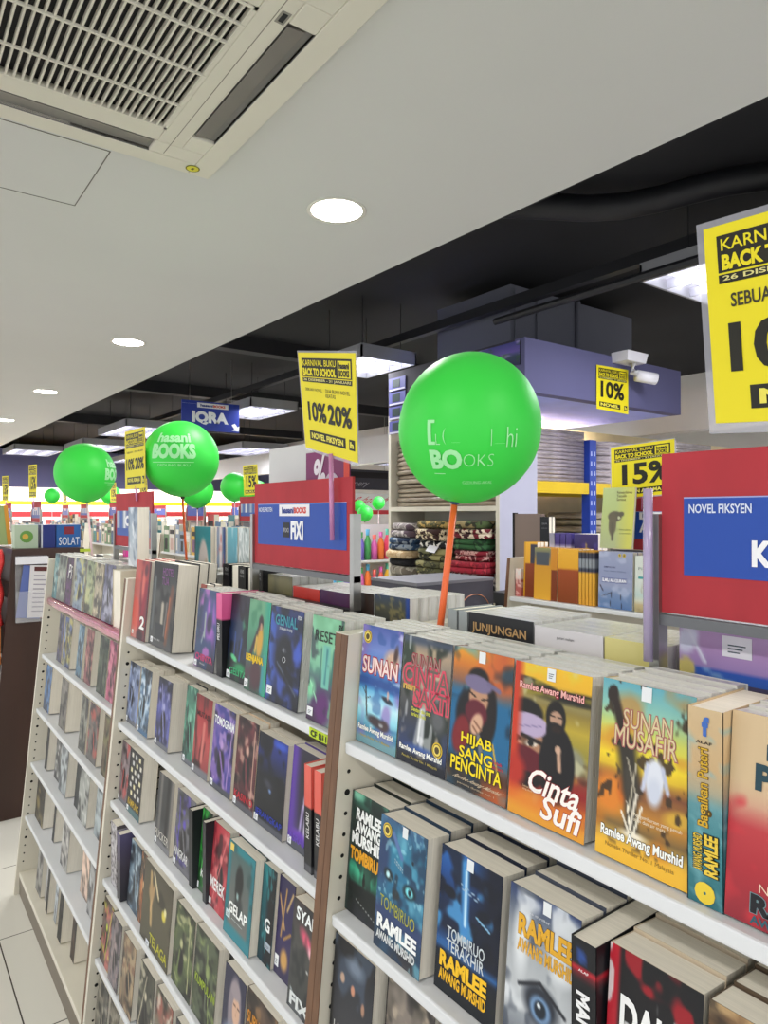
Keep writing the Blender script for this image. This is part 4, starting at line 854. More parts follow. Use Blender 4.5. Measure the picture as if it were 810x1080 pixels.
for k, (a, b_, c1, c2, c3, c4, ds) in enumerate(((2.045, 1.95, '#5a4a48', '#7a6a64', '#c87068', '#c8d048', 'grey-pink novel with yellow corners'), (1.945, 1.86, '#6a646a', '#7c767c', '#8a7c7c', '#a08a88', 'mauve-grey novel'), (1.84, 1.74, '#6a5a4a', '#8a7a64', '#b09a7a', '#7a5a4a', 'tan and brown novel'), (1.70, 1.60, '#4a4a40', '#6a6a5c', '#3a3a34', '#c8c0a8', 'grey novel with a dark arch'), (1.585, 1.48, '#5a5448', '#7c7466', '#a05a50', '#d0c8b8', 'dusty brown novel'), (1.46, 1.36, '#3a3a3c', '#55545a', '#7a6a6a', '#a8a0a0', 'charcoal novel'), (1.34, 1.24, '#33383a', '#4a5254', '#6a7a7c', '#9ab0b0', 'slate novel'))):
    book(ds, W, a, b_, .512 if k else .517, z, .172, .024, picture(c1, c2, c3, c4, 60 + k, None), res=MD)
W = 'on the lowest shelf of the middle unit'
z = TOPS['M'][5]
for k, (a, b_, c1, c2, ds) in enumerate(((2.04, 1.94, '#4a4a46', '#5e5e58', 'dark grey novel'), (1.92, 1.84, '#5c564c', '#77705f', 'brown-grey novel'), (1.80, 1.71, '#3c3c3c', '#525252', 'black-grey novel'))):
    book(ds, W, a, b_, .50, z, .172, .024, picture(c1, c2, '#7a7468', '#a09a8c', 70 + k, None))

# ================================================================== BOOKS, far unit
W = 'on the top shelf of the far unit'
z = TOPS['L'][0]
FR = (16, 30)
L1 = [(3.160, 3.078, '#4a7a80', '#8fb0b4', '#5a8a94', '#d0d8d0', 'teal novel beside the end panel'), (3.074, 2.938, '#6a7468', '#9aa49a', '#b8b8a8', '#5a5a58', 'grey-green novel'), (2.930, 2.825, '#1c1c22', '#2a2230', '#5a2460', '#6a2a70', 'black novel with a white script word and purple foot'), (2.792, 2.632, '#7c8ca0', '#9aa8b8', '#c8c070', '#5a6a8a', 'blue-grey novel with yellow touches'), (2.616, 2.500, '#8a9474', '#a8b08c', '#c0c08a', '#5f6a4a', 'pale green novel'), (2.496, 2.400, '#a89c84', '#b8ac94', '#8a8470', '#d8cfae', 'beige novel'), (2.388, 2.266, '#5a5a78', '#8a8aa4', '#b0b0c0', '#3a3a50', 'grey-violet novel')]
for k, (a, b_, c1, c2, c3, c4, ds) in enumerate(L1):
    book(ds, W, a, b_, .606, z + .0022, .186 - .002 * (k % 3), .022, picture(c1, c2, c3, c4, 80 + k, None, fig=k in (3, 6)), [('Pi', (.3, .15, .8, .45), '#e8e8e4', dict(bold=.0, shear=.2))] if k == 2 else (), spine='#d0c8b4', res=FR, n=4, tcopy=.023, wrap=True)
spine_book('cream block of pages between the grey-violet novel and the panel', W, 2.205, .607, z, .180, .085, .1, [('grad', [(0, '#d8d0bc'), (1, '#d8d0bc')])], page=True)
W = 'on the second shelf of the far unit'
z = TOPS['L'][1]
for k, (a, b_, c1, c2, c3, c4, ds) in enumerate(((2.98, 2.90, '#4a4a6a', '#6a6a8a', '#8a7a6a', '#3a3a40', 'violet-grey novel'), (2.88, 2.76, '#4a5a8a', '#8a9ac8', '#c8b860', '#2a2a2c', 'blue novel with a yellow and black foot'), (2.66, 2.58, '#4a6a80', '#6a8aa0', '#9ab0c0', '#3a4a54', 'steel-blue novel'), (2.545, 2.45, '#7a4a50', '#a0686a', '#b88a80', '#5a3a3a', 'dusty pink novel'), (2.375, 2.27, '#2f3a30', '#4a5648', '#6a7464', '#22281f', 'dark green novel'), (2.262, 2.175, '#a04a68', '#b8667e', '#d08a9a', '#5a2a3a', 'raspberry pink novel'))):
    book(ds, W, a, b_, .588, z, .184, .045, picture(c1, c2, c3, c4, 90 + k, None), spine='#cfc7b3', res=FR, tcopy=.034)
W = 'on the third shelf of the far unit'
z = TOPS['L'][2]
for k, (a, b_, c1, c2, c3, c4, ds) in enumerate(((3.13, 3.02, '#3f4a60', '#5a7aa8', '#6a94c8', '#3a3a44', 'blue-grey novel in clear film'), (2.84, 2.73, '#6a6660', '#7c7872', '#8a8480', '#5a5650', 'taupe novel in clear film'), (2.53, 2.44, '#6c6c66', '#808078', '#9a9a90', '#4a4a46', 'grey novel'), (2.42, 2.30, '#5c5a58', '#74706c', '#b85048', '#4a4a48', 'grey novel with a red patch'), (2.24, 2.16, '#5a4a3a', '#6e6250', '#7a7a50', '#4a3a2c', 'brown novel'))):
    book(ds, W, a, b_, .568, z, .182, .062, picture(c1, c2, c3, c4, 100 + k, None), spine='#cbbfa8', res=FR, tcopy=.06)
for zz, W, rows in ((TOPS['L'][3], 'on the fourth shelf of the far unit', ((3.05, 3.01, '#1c1c1e', 'black thin book'), (2.93, 2.83, '#5a5a58', 'grey book with a white badge'), (2.79, 2.68, '#8f9496', 'silver-grey book'), (2.60, 2.54, '#222426', 'black book'), (2.50, 2.38, '#7e807c', 'grey book with a bright reflection'), (2.33, 2.22, '#8a9294', 'pale blue-grey book'))),
                    (TOPS['L'][4], 'on the fifth shelf of the far unit', ((3.13, 2.98, '#2c2824', 'black book with a gold swirl'), (2.86, 2.83, '#1a1a1c', 'thin black book'), (2.66, 2.56, '#9c9a96', 'pale grey book with a floral cover'), (2.42, 2.33, '#b8a090', 'pinkish grey book'), (2.28, 2.20, '#8c8c8c', 'mid-grey book'))),
                    (TOPS['L'][5], 'on the bottom shelf of the far unit', ((2.99, 2.90, '#7e7c78', 'grey book in clear film'), (2.88, 2.82, '#8e8c8c', 'grey book standing askew'), (2.80, 2.77, '#161618', 'slim black book'), (2.72, 2.68, '#9aa0a4', 'slim silver book'), (2.60, 2.55, '#141416', 'black boxed book'), (2.46, 2.41, '#3a2c26', 'brown book with a copper corner')))):
    for k, (a, b_, c, ds) in enumerate(rows):
        c2 = '#%02x%02x%02x' % tuple(min(255, int(int(c[i:i + 2], 16) * 1.25 + 8)) for i in (1, 3, 5))
        book(ds, W, a, b_, front(zz) + .03 + .012 * (k % 2), zz, .178, .05, picture(c, c2, '#9a8a5a' if 'gold' in ds else c2, '#d8d8d4' if 'white' in ds or 'bright' in ds else c, 120 + k + int(zz * 50), None, fig=False), spine='#9a9a98', res=(10, 20))  # the bright reflection is painted into that cover as pale blotches


# ================================================================== the other side of the near gondola
BK = 'on the far side of the nearest shelves'
zB = 1.2026


def back(desc, Yl, Yr, h, t, col, X=.752, n=6, c2=None, texts=(), ops=None, res=(10, 14), z=zB, wrap=True, tc=None, spine=None, sticker=None, where=BK):
    c2 = c2 or col
    return book(desc, where, Yl, Yr, X, z, h, t, ops or [('grad', [(0, col), (1, c2)]), ('noise', c2, 3, 4, .5, .2, .5, int(Yl * 997) % 500)], texts, spine or col, res, n=n, wrap=wrap, lean=0.0, tcopy=tc or t, sticker=sticker)


back('white-backed thick book', .659, .545, .196, .024, '#dcd8dc', n=5, texts=[('puteri malam', (.35, .05, .6, .075), '#55505a', dict(bold=0))])
back('pale yellow-backed thick book', .543, .458, .196, .024, '#ddd38e', n=5, c2='#d2c87e')
orn = [('grad', [(0, '#26262a'), (1, '#1c1c20')]), ('line', .05, .32, .35, .2, .012, '#b08a5a'), ('line', .3, .22, .5, .34, .012, '#b08a5a'), ('line', .5, .34, .7, .2, .012, '#b08a5a'), ('line', .7, .2, .97, .32, .012, '#b08a5a'), ('line', .4, .35, .6, .35, .008, '#b08a5a')]
back('black book with gold ornamental lettering and grey page edges', .793, .661, .2, .021, '#2a2a2e', n=6, ops=orn, res=(40, 40), texts=[('JUNJUNGAN', (.06, .07, .9, .155), '#c09a68', dict(bold=.02))], spine='#9aa0a2')
spine_book('grey slab-like book end', BK, .832, .753, zB, .199, .022, .10, [('grad', [(0, '#9aa0a2'), (1, '#8c9294')])])
spine_book('second grey slab-like book end', BK, .8075, .753, zB, .199, .022, .10, [('grad', [(0, '#9aa0a2'), (1, '#8c9294')])])
lil = [('grad', [(0, '#b79ac8'), (.12, '#b48fc0'), (.22, '#a88cc4'), (.24, '#3a62c0'), (.35, '#4a78cc'), (1, '#8a90c8')]), ('blob', .1, .1, .14, .1, '#d8d8f0', .4, 20), ('blob', .08, .25, .12, .06, '#d8c87a', .2, 0), ('line', .1, .05, .3, .2, .03, '#e0e0f4'), ('line', .3, .24, .9, .33, .03, '#7aa4dc')]
back('lilac and blue book with a barcode, behind the steel sign frame', .447, .345, .232, .022, '#b89ac8', n=4, ops=lil, res=(36, 50), X=.762, texts=[], sticker=[(.5, .06, .82, .16, '#e8e6ee')])
back('lilac book half out of view behind the steel sign frame', .343, .24, .230, .022, '#b48fc0', n=4, X=.762, c2='#8f7ab8')
back('dark navy book with a faded gold band across it', 1.045, .942, .205, .021, '#1c2c4a', n=6, ops=[('grad', [(0, '#2a3a56'), (.12, '#4a4a3c'), (.2, '#3a3c3a'), (.3, '#1a1c24'), (1, '#1a1c24')]), ('noise', '#8a8052', 8, 30, .6, .1, .7, 311), ('side', .9, 1.1, '#1f3f8a', .03)], res=(30, 40))
back('dark brown book beside the sign post', 1.12, 1.05, .203, .021, '#2c211e', n=6, c2='#4a342a')
back('deep purple book under the sign', 1.24, 1.125, .196, .021, '#4a2450', n=6, c2='#5a2a44')
back('red book under the sign', 1.355, 1.243, .194, .021, '#c8382e', n=6, c2='#a82a26')
back('olive picture book under the sign', 1.475, 1.36, .212, .021, '#7a7450', n=5, c2='#3a3a2c')
W5 = 'behind the middle unit'
tall = [('teal picture book with a white oval', 2.237, 2.10, [('grad', [(0, '#2f8f98'), (1, '#2a7a86')]), ('blob', .55, .52, .36, .42, '#d8d0cc', .15, 0), ('blob', .4, .55, .12, .1, '#b84a58', .3, 0), ('blob', .72, .55, .16, .24, '#c8a060', .5, 0), ('side', -.1, .06, '#1f5f68', .03)]),
        ('white and blue striped picture book', 2.052, 1.988, [('grad', [(0, '#8a9ab0'), (1, '#5a6a8a')]), ('side', .3, .6, '#d8d4d4', .1), ('side', .75, 1.1, '#2a4a80', .1), ('noise', '#c06058', 4, 8, .6, .15, .7, 321)]),
        ('pale teal picture book', 1.98, 1.90, [('grad', [(0, '#6ab0c0'), (.5, '#5a9ab0'), (1, '#6a8a94')]), ('noise', '#d8e4e8', 4, 6, .6, .15, .8, 323), ('side', -.1, .1, '#d8d4c8', .04)]),
        ('white patterned picture book in film', 1.893, 1.82, [('grad', [(0, '#b8c4c6'), (1, '#9aa8a8')]), ('noise', '#e8eeee', 9, 12, .52, .1, .9, 325), ('noise', '#6a7a7a', 12, 14, .66, .1, .8, 327)]),
        ('pinkish-grey picture book with small figures', 1.812, 1.742, [('grad', [(0, '#c8c8cc'), (.3, '#b0a8b0'), (1, '#8a7c84')]), ('noise', '#a06a60', 5, 6, .62, .12, .7, 329), ('noise', '#5a6a90', 6, 8, .64, .12, .7, 331), ('blob', .6, .2, .12, .05, '#4a5a5a', .5, 0)])]
for ds, a, b_, ops in tall:
    book(ds, W5, a, b_, .868, zB, .312, .012, ops, (), '#c8c4bc', (20, 36), n=3, lean=0.0)
for k in range(5):
    back(f'pale-edged book, {ordinal(k + 1)} in the low stack run', 2.055 - k * .057 - .002, 2.055 - (k + 1) * .057, .186 + .004 * (k % 3), .0185, ['#3a3a44', '#c8c4bc', '#6a5a5a', '#2a3a5a'][k % 4], X=.748, n=5, where=W5)
W6 = 'behind the far unit'
for k in range(9):
    back(f'light-edged book, {ordinal(k + 1)} of the run', 3.15 - k * .115, 3.15 - k * .115 - .11, .18 + .006 * (k % 3), .024, ['#b8b4b0', '#4a4a54', '#d0c8bc', '#6a7a8a'][k % 4], X=.752, n=4, where=W6)
book('white and blue-grey book standing up on top of the others', 'beside the picture-panel sign', 2.250, 2.156, .655, 1.392, .184, .036, [('grad', [(0, '#8fa0b4'), (.5, '#a8b4c0'), (1, '#c4c8cc')]), ('noise', '#5a6a80', 3, 6, .55, .15, .8, 341), ('noise', '#e8ecf0', 4, 6, .6, .12, .8, 343)], (), '#c8c8c4', (12, 24), lean=0.0)
spine_book('magenta box standing under the sign', 'at the boundary of the far unit', 2.765, .79, 1.389, .05, .04, .05, [('grad', [(0, '#d8409a'), (1, '#c83a8c')])], name='small_box', cat='box')


# ================================================================== SIGNS
def shop_logo(mb, fn, box, off):
    """the rounded white tab with the shop's two-word mark"""
    u0, v0, u1, v1 = box
    rect(mb, fn, box, '#eceaf0', off)
    du = (u1 - u0); dv = (v1 - v0)
    letter(mb, fn, 'hasani', (u0 + du * .1, v0 + dv * .22, u0 + du * .5, v0 + dv * .78), '#2a3a8a', bold=.05, off=off + .0004)
    letter(mb, fn, 'BOOKS', (u0 + du * .51, v0 + dv * .25, u0 + du * .9, v0 + dv * .78), '#d83a2a', bold=.05, off=off + .0004)


def shelf_sign(label, Yl, Yr, z0, z1, X, inset, title, foot, small=None, logo=True, photo=False, iu=(.045, .955), tile=True):
    t = thing('shelf_sign', label, 'sign', (X, (Yl + Yr) / 2, z0), group='red and blue signs on steel frames')
    w2 = (Yl - Yr) / 2; h = z1 - z0
    mb = MB(); mb.box((-.003, -w2, 0), (.003, w2, h)); mb.build('red_board', M['signred'], t)
    fn = bilinear((-.0031, w2, h), (-.0031, -w2, h), (-.0031, w2, 0), (-.0031, -w2, 0))
    f = lambda u, v, off=0.0: fn(u, v, 0) + Vector((-off, 0, 0))
    v0, v1 = inset
    mb = MB()
    if photo:
        rect(mb, f, (iu[0], v0, iu[1], v1), '#7a8ab0', .0006)
        for k in range(9): rect(mb, f, (iu[0] + .1 * k, v0, iu[0] + .1 * k + .06, v1 - .04 * (k % 3)), ['#a8b4c8', '#3a62b0', '#d8dce4', '#5a6aa0'][k % 4], .0009)
        rect(mb, f, (iu[0], v0 + (v1 - v0) * .7, iu[1], v1), '#2f56a8', .0012)
    else:
        rect(mb, f, (iu[0], v0, iu[1], v1), '#254ba6', .0006)
        rect(mb, f, (iu[0], v0 - .008, iu[1], v0), '#9aa4d4', .0006)
    mb.build('blue_inset', M['print'], t)
    mb = MB()
    if small: letter(mb, f, small, (iu[0] + .015, v0 + .035, iu[0] + .015 + .0125 * len(small), v0 + .09), '#d4dcf2', bold=.02, off=.0014)
    if logo: shop_logo(mb, f, (.30, v0 + .005, .62, v0 + .14), .0010)
    if title:
        if tile:
            rect(mb, f, (.345, v0 + .215, .415, v0 + .39), '#1c1c24', .0012); letter(mb, f, 'FIXI', (.352, v0 + .28, .408, v0 + .33), '#a8a8b0', bold=.02, off=.0016)
        letter(mb, f, title[0], title[1], '#f0f0f4', bold=.05, off=.0016)
    if mb.v: mb.build('sign_lettering', M['print'], t)
    for s in (-1, 1):
        yy = s * (w2 + .006)
        q = MB(); q.box((-.009, yy - .006, foot - z0), (.009, yy + .006, h * .62)); q.build('post', M['steel'], t)
    q = MB(); q.box((-.008, -w2 - .012, -.014), (.008, w2 + .012, -.002)); q.build('lower_rail', M['railgrey'], t)
    q = MB(); q.box((-.0085, -w2 - .014, foot - z0 + .0005), (.0085, w2 + .014, foot - z0 + .008)); q.build('base_bar', mat('black sign base', '#1a1a1c', .4), t)
    return t


shelf_sign('red sign with a blue panel lettered FIXI, on the middle shelf unit', 1.506, 1.09, 1.440, 1.627, .735, (.265, .755), ('FIXI', (.43, .46, .56, .68)), 1.366, 'NOVEL FIKSYEN')
shelf_sign('big red sign with a blue panel lettered NOVEL FIKSYEN, on the nearest shelf unit', .451, .03, 1.443, 1.625, .735, (.285, .755), ('K', (.243, .53, .293, .68)), 1.366, 'NOVEL FIKSYEN', logo=False, iu=(.065, .94), tile=False)
shelf_sign('red sign with a picture panel, between the two farther shelf units', 2.672, 2.255, 1.44, 1.63, .735, (.33, .8), ('COL', (.3, .42, .62, .62)), 1.366, None, logo=False, photo=True, tile=False)
t = thing('sign_card', 'purple sale card with a white percent mark behind the red and blue middle sign', 'card', (.775, 1.25, 1.45))
mb = MB(); mb.box((0, -.087, 0), (.002, .088, .24), 0, '#7d2a62'); mb.build('card', M['print'], t)
f2 = lambda u, v, off=0.0: Vector((-.0006 - off, .088 - u * .175, .24 - v * .24)); mb = MB()
letter(mb, f2, '%', (.2, .05, .48, .35), '#e8e0ea', bold=.03, tilt=.2); rect(mb, f2, (.88, 0, 1, .3), '#e04a3a', .0006); mb.disc(f2(.62, .32, .001), .03, (-1, 0, 0), 20, 0, '#c8b8cc')
mb.build('card_print', M['print'], t)
t = thing('sign_card', 'blank frosted plastic card behind the red and blue middle sign', 'card', (.79, 1.44, 1.46))
mb = MB(); mb.box((0, -.105, 0), (.003, .105, .255)); mb.build('card', mat('frosted acrylic', '#c9c9c8', .3, vary=.02, coat=.3), t)


def sale_poster(label, c, big, foot, mids=(), logo=True, border=.0, head=True, holder=None, group='yellow sale posters'):
    """c: four world corners tl, tr, bl, br of the sheet"""
    o = Vector(c[2]).lerp(Vector(c[3]), .5)
    t = thing('sale_poster', label, 'poster', o, group=group)
    L = [Vector(p) - o for p in c]
    fn0 = bilinear(*L); n = (L[2] - L[0]).cross(L[1] - L[0]).normalized()
    fn = lambda u, v, off=0.0: fn0(u, v, 0) + n * off
    mb = MB(); rect(mb, fn, (0, 0, 1, 1), '#e6d61e', .0007, 6); rect(mb, fn, (0, 0, 1, 1), '#efe6a8', -.0007, 6)
    mb.build('sheet', M['print'], t)
    if border:
        mb = MB(); b = border
        for bx in ((-b, -b, 1 + b, 0), (-b, 1, 1 + b, 1 + b * 1.5), (-b, 0, 0, 1), (1, 0, 1 + b, 1)): rect(mb, fn, bx, '#d8d8e2', 0.0, 3)
        mb.build('plastic_sleeve', M['sleeve'], t)
    mb = MB()
    K = '#1f1d14'
    if head:
        rect(mb, fn, (.06, .055, .94, .165), K, .0011, 3); rect(mb, fn, (.06, .165, .94, .245), K, .0011, 3); rect(mb, fn, (.06, .255, .94, .30), K, .0011, 3)
        Y = '#e6d61e'
        letter(mb, fn, 'KARNIVAL BUKU', (.08, .075, .68, .135), Y, bold=.01, off=.0016)
        letter(mb, fn, 'BACK TO SCHOOL', (.08, .155, .68, .235), Y, bold=.05, off=.0016)
        letter(mb, fn, '26 DISEMBER - 31 JANUARI', (.08, .262, .92, .295), '#d9d08a', bold=.02, off=.0016)
        rect(mb, fn, (.71, .075, .92, .235), Y, .0014, 2); letter(mb, fn, 'hasani', (.73, .09, .9, .15), K, bold=.05, off=.0018); letter(mb, fn, 'BOOKS', (.73, .16, .9, .225), K, bold=.05, off=.0018)
    for s, bx, bo in mids: letter(mb, fn, s, bx, '#3a3622', bold=bo, off=.0014)
    for s, bx in big: letter(mb, fn, s, bx, K, bold=.035, off=.0014)
    if foot:
        s, bx = foot; rect(mb, fn, bx, K, .0011, 3)
        if s: letter(mb, fn, s, (bx[0] + .04, bx[1] + .02, bx[2] - .04, bx[3] - .02), '#e8dc5a', bold=.04, off=.0016)
        rect(mb, fn, (.86, bx[1], .96, bx[3]), K, .0011); letter(mb, fn, 'h', (.88, bx[1] + .02, .94, bx[3] - .02), '#e8dc5a', bold=.05, off=.0016)
    mb.build('poster_print', M['print'], t)
    if holder:
        q = MB(); q.tube([Vector(holder[0]) - o, Vector(holder[1]) - o], holder[2], 10); q.build('pole', holder[3], t, True)
    return t


sale_poster('tilted yellow sale poster, 10% and 20%, above the FIXI sign', ((.700, 1.241, 1.886), (.700, 1.0316, 1.8456), (.720, 1.2437, 1.694), (.720, 1.053, 1.6496)),
            [('10%', (.12, .50, .47, .70)), ('20%', (.5, .50, .92, .70))], ('NOVEL FIKSYEN', (.12, .80, .8, .90)), [('SEBUAH NOVEL', (.1, .36, .42, .39), .0), ('DUA BUAH NOVEL\nKEATAS', (.48, .355, .9, .44), .0)], border=.02,
            holder=((.7175, 1.143, 1.673), (.7205, 1.143, 1.5045), .0048, M['pinkrod']))
sale_poster('big yellow sale poster in a clear sleeve, cut by the frame at the near end', ((.72, .394, 1.862), (.72, .169, 1.85), (.72, .3805, 1.652), (.72, .157, 1.638)),
            [('10%', (.09, .50, .60, .75)), ('20%', (.64, .50, .97, .75))], ('NOVEL', (.17, .82, .8, .935)), [('SEBUAH NOVEL', (.11, .355, .55, .425), .02), ('DUA BUAH', (.62, .355, .92, .42), .02)], border=.035,
            holder=((.717, .459, 1.585), (.717, .459, 1.387), .0055, M['lilacrod']))
sale_poster('yellow sale poster above the picture-panel sign, partly behind the middle balloon', ((.72, 2.515, 1.846), (.72, 2.29, 1.842), (.722, 2.515, 1.642), (.722, 2.29, 1.642)),
            [('10%', (.08, .48, .48, .68)), ('20%', (.52, .48, .94, .68))], ('NOVEL REMAJA', (.12, .8, .8, .92)), [('SEBUAH', (.1, .36, .4, .39), .0), ('DUA BUAH', (.5, .36, .9, .39), .0)],
            holder=((.724, 2.40, 1.65), (.727, 2.40, 1.60), .004, M['pinkrod']))


# ================================================================== BALLOONS
def balloon(label, ctr, rx, rz, foot, knot, stick, texts=(), logo_dir=None, seed=0, sr=.0055, seg=40, smear=False):
    ctr = Vector(ctr)
    t = thing('balloon', label, 'balloon', foot, group='green balloons on sticks')
    o = Vector(foot)
    axis = (ctr - Vector(knot)).normalized(); q = Vector((0, 0, 1)).rotation_difference(axis)
    prof = []
    for k in range(25):
        a = -PI / 2 + PI * k / 24; r = rx * math.cos(a); z = rz * math.sin(a)
        if a < 0: r *= 1 - .10 * (math.sin(-a) ** 3)
        prof.append((max(r, .0006), z))
    mb = MB(); mb.lathe(prof, seg); mb.v = [tuple(q @ Vector(v) + ctr - o) for v in mb.v]
    mb.build('balloon_skin', M['balloon'], t, True)
    mb = MB(); L = (ctr - Vector(knot)).length
    mb.lathe([(.003, -L), (.008, -L + .004), (.006, -L + .012), (.011, -rz * .985)], 12); mb.v = [tuple(q @ Vector(v) + ctr - o) for v in mb.v]
    mb.build('stick_cup', mat('dark cup', '#2e4a66' if seed == 0 else '#3a3a2c', .5), t, True)
    mb = MB(); kn = Vector(knot) - o; mb.tube([(0, 0, 0), kn * .5, kn], sr, 8); mb.build('stick', stick, t, True)
    if texts:
        d = Vector(logo_dir).normalized(); up = Vector((0, 0, 1)); rt = d.cross(up).normalized() * -1.0
        up2 = rt.cross(d) * -1.0
        if up2.z < 0: up2 = -up2
        def fn(u, v, off=0.0):          # u, v in radians about the lettering's centre
            p = (d * math.cos(u) + rt * math.sin(u)) * math.cos(v) - up2 * math.sin(v)
            return Vector((p.x * rx, p.y * rx, p.z * rz)) * (1.006 + off * 4) + ctr - o
        mb = MB()
        for s, bx, kw in texts:
            if s == '-': rect(mb, fn, bx, '#a5edab', .0, 8)
            else: letter(mb, fn, s, bx, '#a5edab', sub=.06, **kw)
        mb.build('balloon_lettering', M['balloonprint'], t)
    return t


mark = [('hasani', (-.52, -.36, .46, -.08), dict(bold=.04)), ('BOOKS', (-.62, -.05, .56, .34), dict(bold=.06)), ('-', (-.6, .42, .5, .435), {}), ('GEDUNG BUKU', (-.45, .47, .4, .53), dict(bold=.0))]
cam = Vector((0, 0, CAM_H))


def dirto(c, du, dv):
    d = (cam - Vector(c)).normalized(); rt = d.cross(Vector((0, 0, 1))).normalized() * -1.0
    return d * math.cos(du) + rt * math.sin(du) + Vector((0, 0, dv))


c1 = (.8327, .8767, 1.704)
worn = [('[', (-.55, -.12, -.44, .18), dict(bold=.02)), ('L', (-.43, .05, -.37, .18), dict(bold=-.015)), ('( _', (-.33, -.02, -.1, .18), dict(bold=-.02)), ('hi', (.52, -.02, .68, .22), dict(bold=-.01)), ('|_', (.3, .0, .5, .2), dict(bold=-.02)),
        ('BO', (-.55, .24, -.08, .50), dict(bold=.05)), ('OKS', (-.06, .3, .36, .46), dict(bold=-.02)), ('-', (-.55, .56, -.36, .572), {}), ('GEDUNG AKAL', (-.1, .68, .42, .73), dict(bold=.0))]
balloon('big green balloon with worn lettering on an orange stick, nearest the camera', c1, .1225, .1315, (.757, .878, 1.30), (.806, .886, 1.571), M['orange'], worn, dirto(c1, -.02, .0), 0, sr=.0058, seg=56)
c2 = (.854, 2.325, 1.744)
balloon('green balloon lettered BOOKS on an orange stick, over the middle unit', c2, .127, .131, (.859, 2.287, 1.392), (.854, 2.312, 1.606), M['orange'], [(s, (b_[0] - .0, b_[1] - .35, b_[2], b_[3] - .35), k) for s, b_, k in mark], dirto(c2, -.18, .0), 1, sr=.0042)
c3 = (.731, 3.13, 1.73)
balloon('green balloon on a pale pink stick, over the far unit', c3, .123, .127, (.742, 3.05, 1.364), (.736, 3.115, 1.60), M['pinkstick'], [(s, (b_[0], b_[1] - .1, b_[2], b_[3] - .1), k) for s, b_, k in mark], dirto(c3, 1.3, .0), 2, sr=.0042)
for k, (c, r, l) in enumerate((((2.5, 5.53, 1.784), .122, 'green balloon just beside the top of the red middle sign, farther back'), ((2.82, 5.77, 1.737), .122, 'green balloon half hidden by the red middle sign'), ((1.98, 5.05, 1.725), .122, 'green balloon peeping out below the lettered middle balloon'),
                              ((2.48, 9.3, 1.80), .124, 'green balloon below and behind the far unit balloon'), ((1.96, 10.2, 1.80), .1, 'small distant balloon at the back, by the yellow lit wall'), ((5.2, 7.45, 1.56), .105, 'lowest balloon of the cluster of three by the toys'), ((5.4, 7.42, 1.70), .085, 'upper balloon of the cluster of three by the toys'), ((5.28, 7.7, 1.66), .08, 'hidden balloon in the cluster of three by the toys'))):
    balloon(l, c, r, r * 1.03, (c[0], c[1], .002 if k in (1, 3, 4, 5, 6, 7) else 1.40), (c[0], c[1], c[2] - r - .012), M['pinkstick'], seed=3, seg=24, sr=.004)


# ================================================================== bulkhead fittings
t = thing('security_camera', 'white security camera on a ceiling box bracket, on the purple-grey bulkhead', 'camera', (3.53, 2.43, 2.40))
mb = MB(); mb.hexa([(-.09, -.10, .03), (.09, -.10, .03), (.09, 0, .03), (-.09, 0, .03), (-.10, -.11, .085), (.10, -.11, .085), (.10, 0, .085), (-.10, 0, .085)]); mb.build('junction_box', M['white'], t)
mb = MB(); mb.tube([(.02, -.06, .03), (.02, -.06, -.02), (.05, -.08, -.035)], [.022, .02, .018], 12); mb.build('swivel', M['white'], t, True)
mb = MB(); mb.tube([(.04, -.07, -.04), (.14, -.135, -.06)], .034, 16); mb.box((.02, -.0, 0), (.02, 0, 0)) if 0 else None; mb.build('camera_body', M['white'], t, True)
mb = MB(); mb.tube([(.139, -.1345, -.0598), (.146, -.139, -.0612)], .026, 16); mb.build('lens', M['acdark'], t, True)
sale_poster('yellow 10% sale poster on the purple-grey bulkhead, under the security camera', ((3.285, 2.424, 2.398), (3.585, 2.424, 2.405), (3.285, 2.424, 2.150), (3.585, 2.424, 2.142)), [('10%', (.12, .34, .86, .72))], ('NOVEL', (.08, .82, .74, .93)))
t = thing('picture_panel', 'purple landscape picture panel high on the dark bulkhead face', 'picture', (2.70, 2.62, 2.33)); mb = MB(); nx = 20
U, V = np.meshgrid(np.linspace(0, 1, nx + 1), np.linspace(0, 1, nx + 1)); cc = paint([('grad', [(0, '#4a4a8c'), (.4, '#6a5aa8'), (.6, '#3a4a60'), (1, '#2a2a50')]), ('noise', '#b8a8e0', 5, 4, .6, .12, .8, 401), ('noise', '#3a5a3a', 6, 6, .62, .1, .7, 403)], U, V, .5)
mb.add([(-.006, .16 - .32 * U[j, i], .125 - .125 * V[j, i]) for j in range(nx + 1) for i in range(nx + 1)], [(j * (nx + 1) + i, (j + 1) * (nx + 1) + i, (j + 1) * (nx + 1) + i + 1, j * (nx + 1) + i + 1) for j in range(nx) for i in range(nx)], 0, cc.reshape(-1, 3))
mb.box((-.0055, -.16, 0), (0, .16, .125), 0, '#2a2a30'); mb.build('panel', M['print'], t)
for k in range(4):
    t = thing('product_card', f'blue product card on the bulkhead edge, {ordinal(k + 1)} from the top', 'card', (2.6975, 3.50, 2.345 - .092 * k), group='blue product cards beside the carpet shelf')
    mb = MB(); mb.box((-.004, -.085, 0), (0, .085, .082), 0, '#5a5a9c'); mb.build('card', M['print'], t)
    mb = MB(); mb.box((-.0055, -.03, .02), (-.004, .05, .07), 0, '#2a3a3a'); mb.box((-.005, -.08, .002), (-.004, .08, .012), 0, '#c8c4d8'); mb.build('card_picture', M['print'], t)

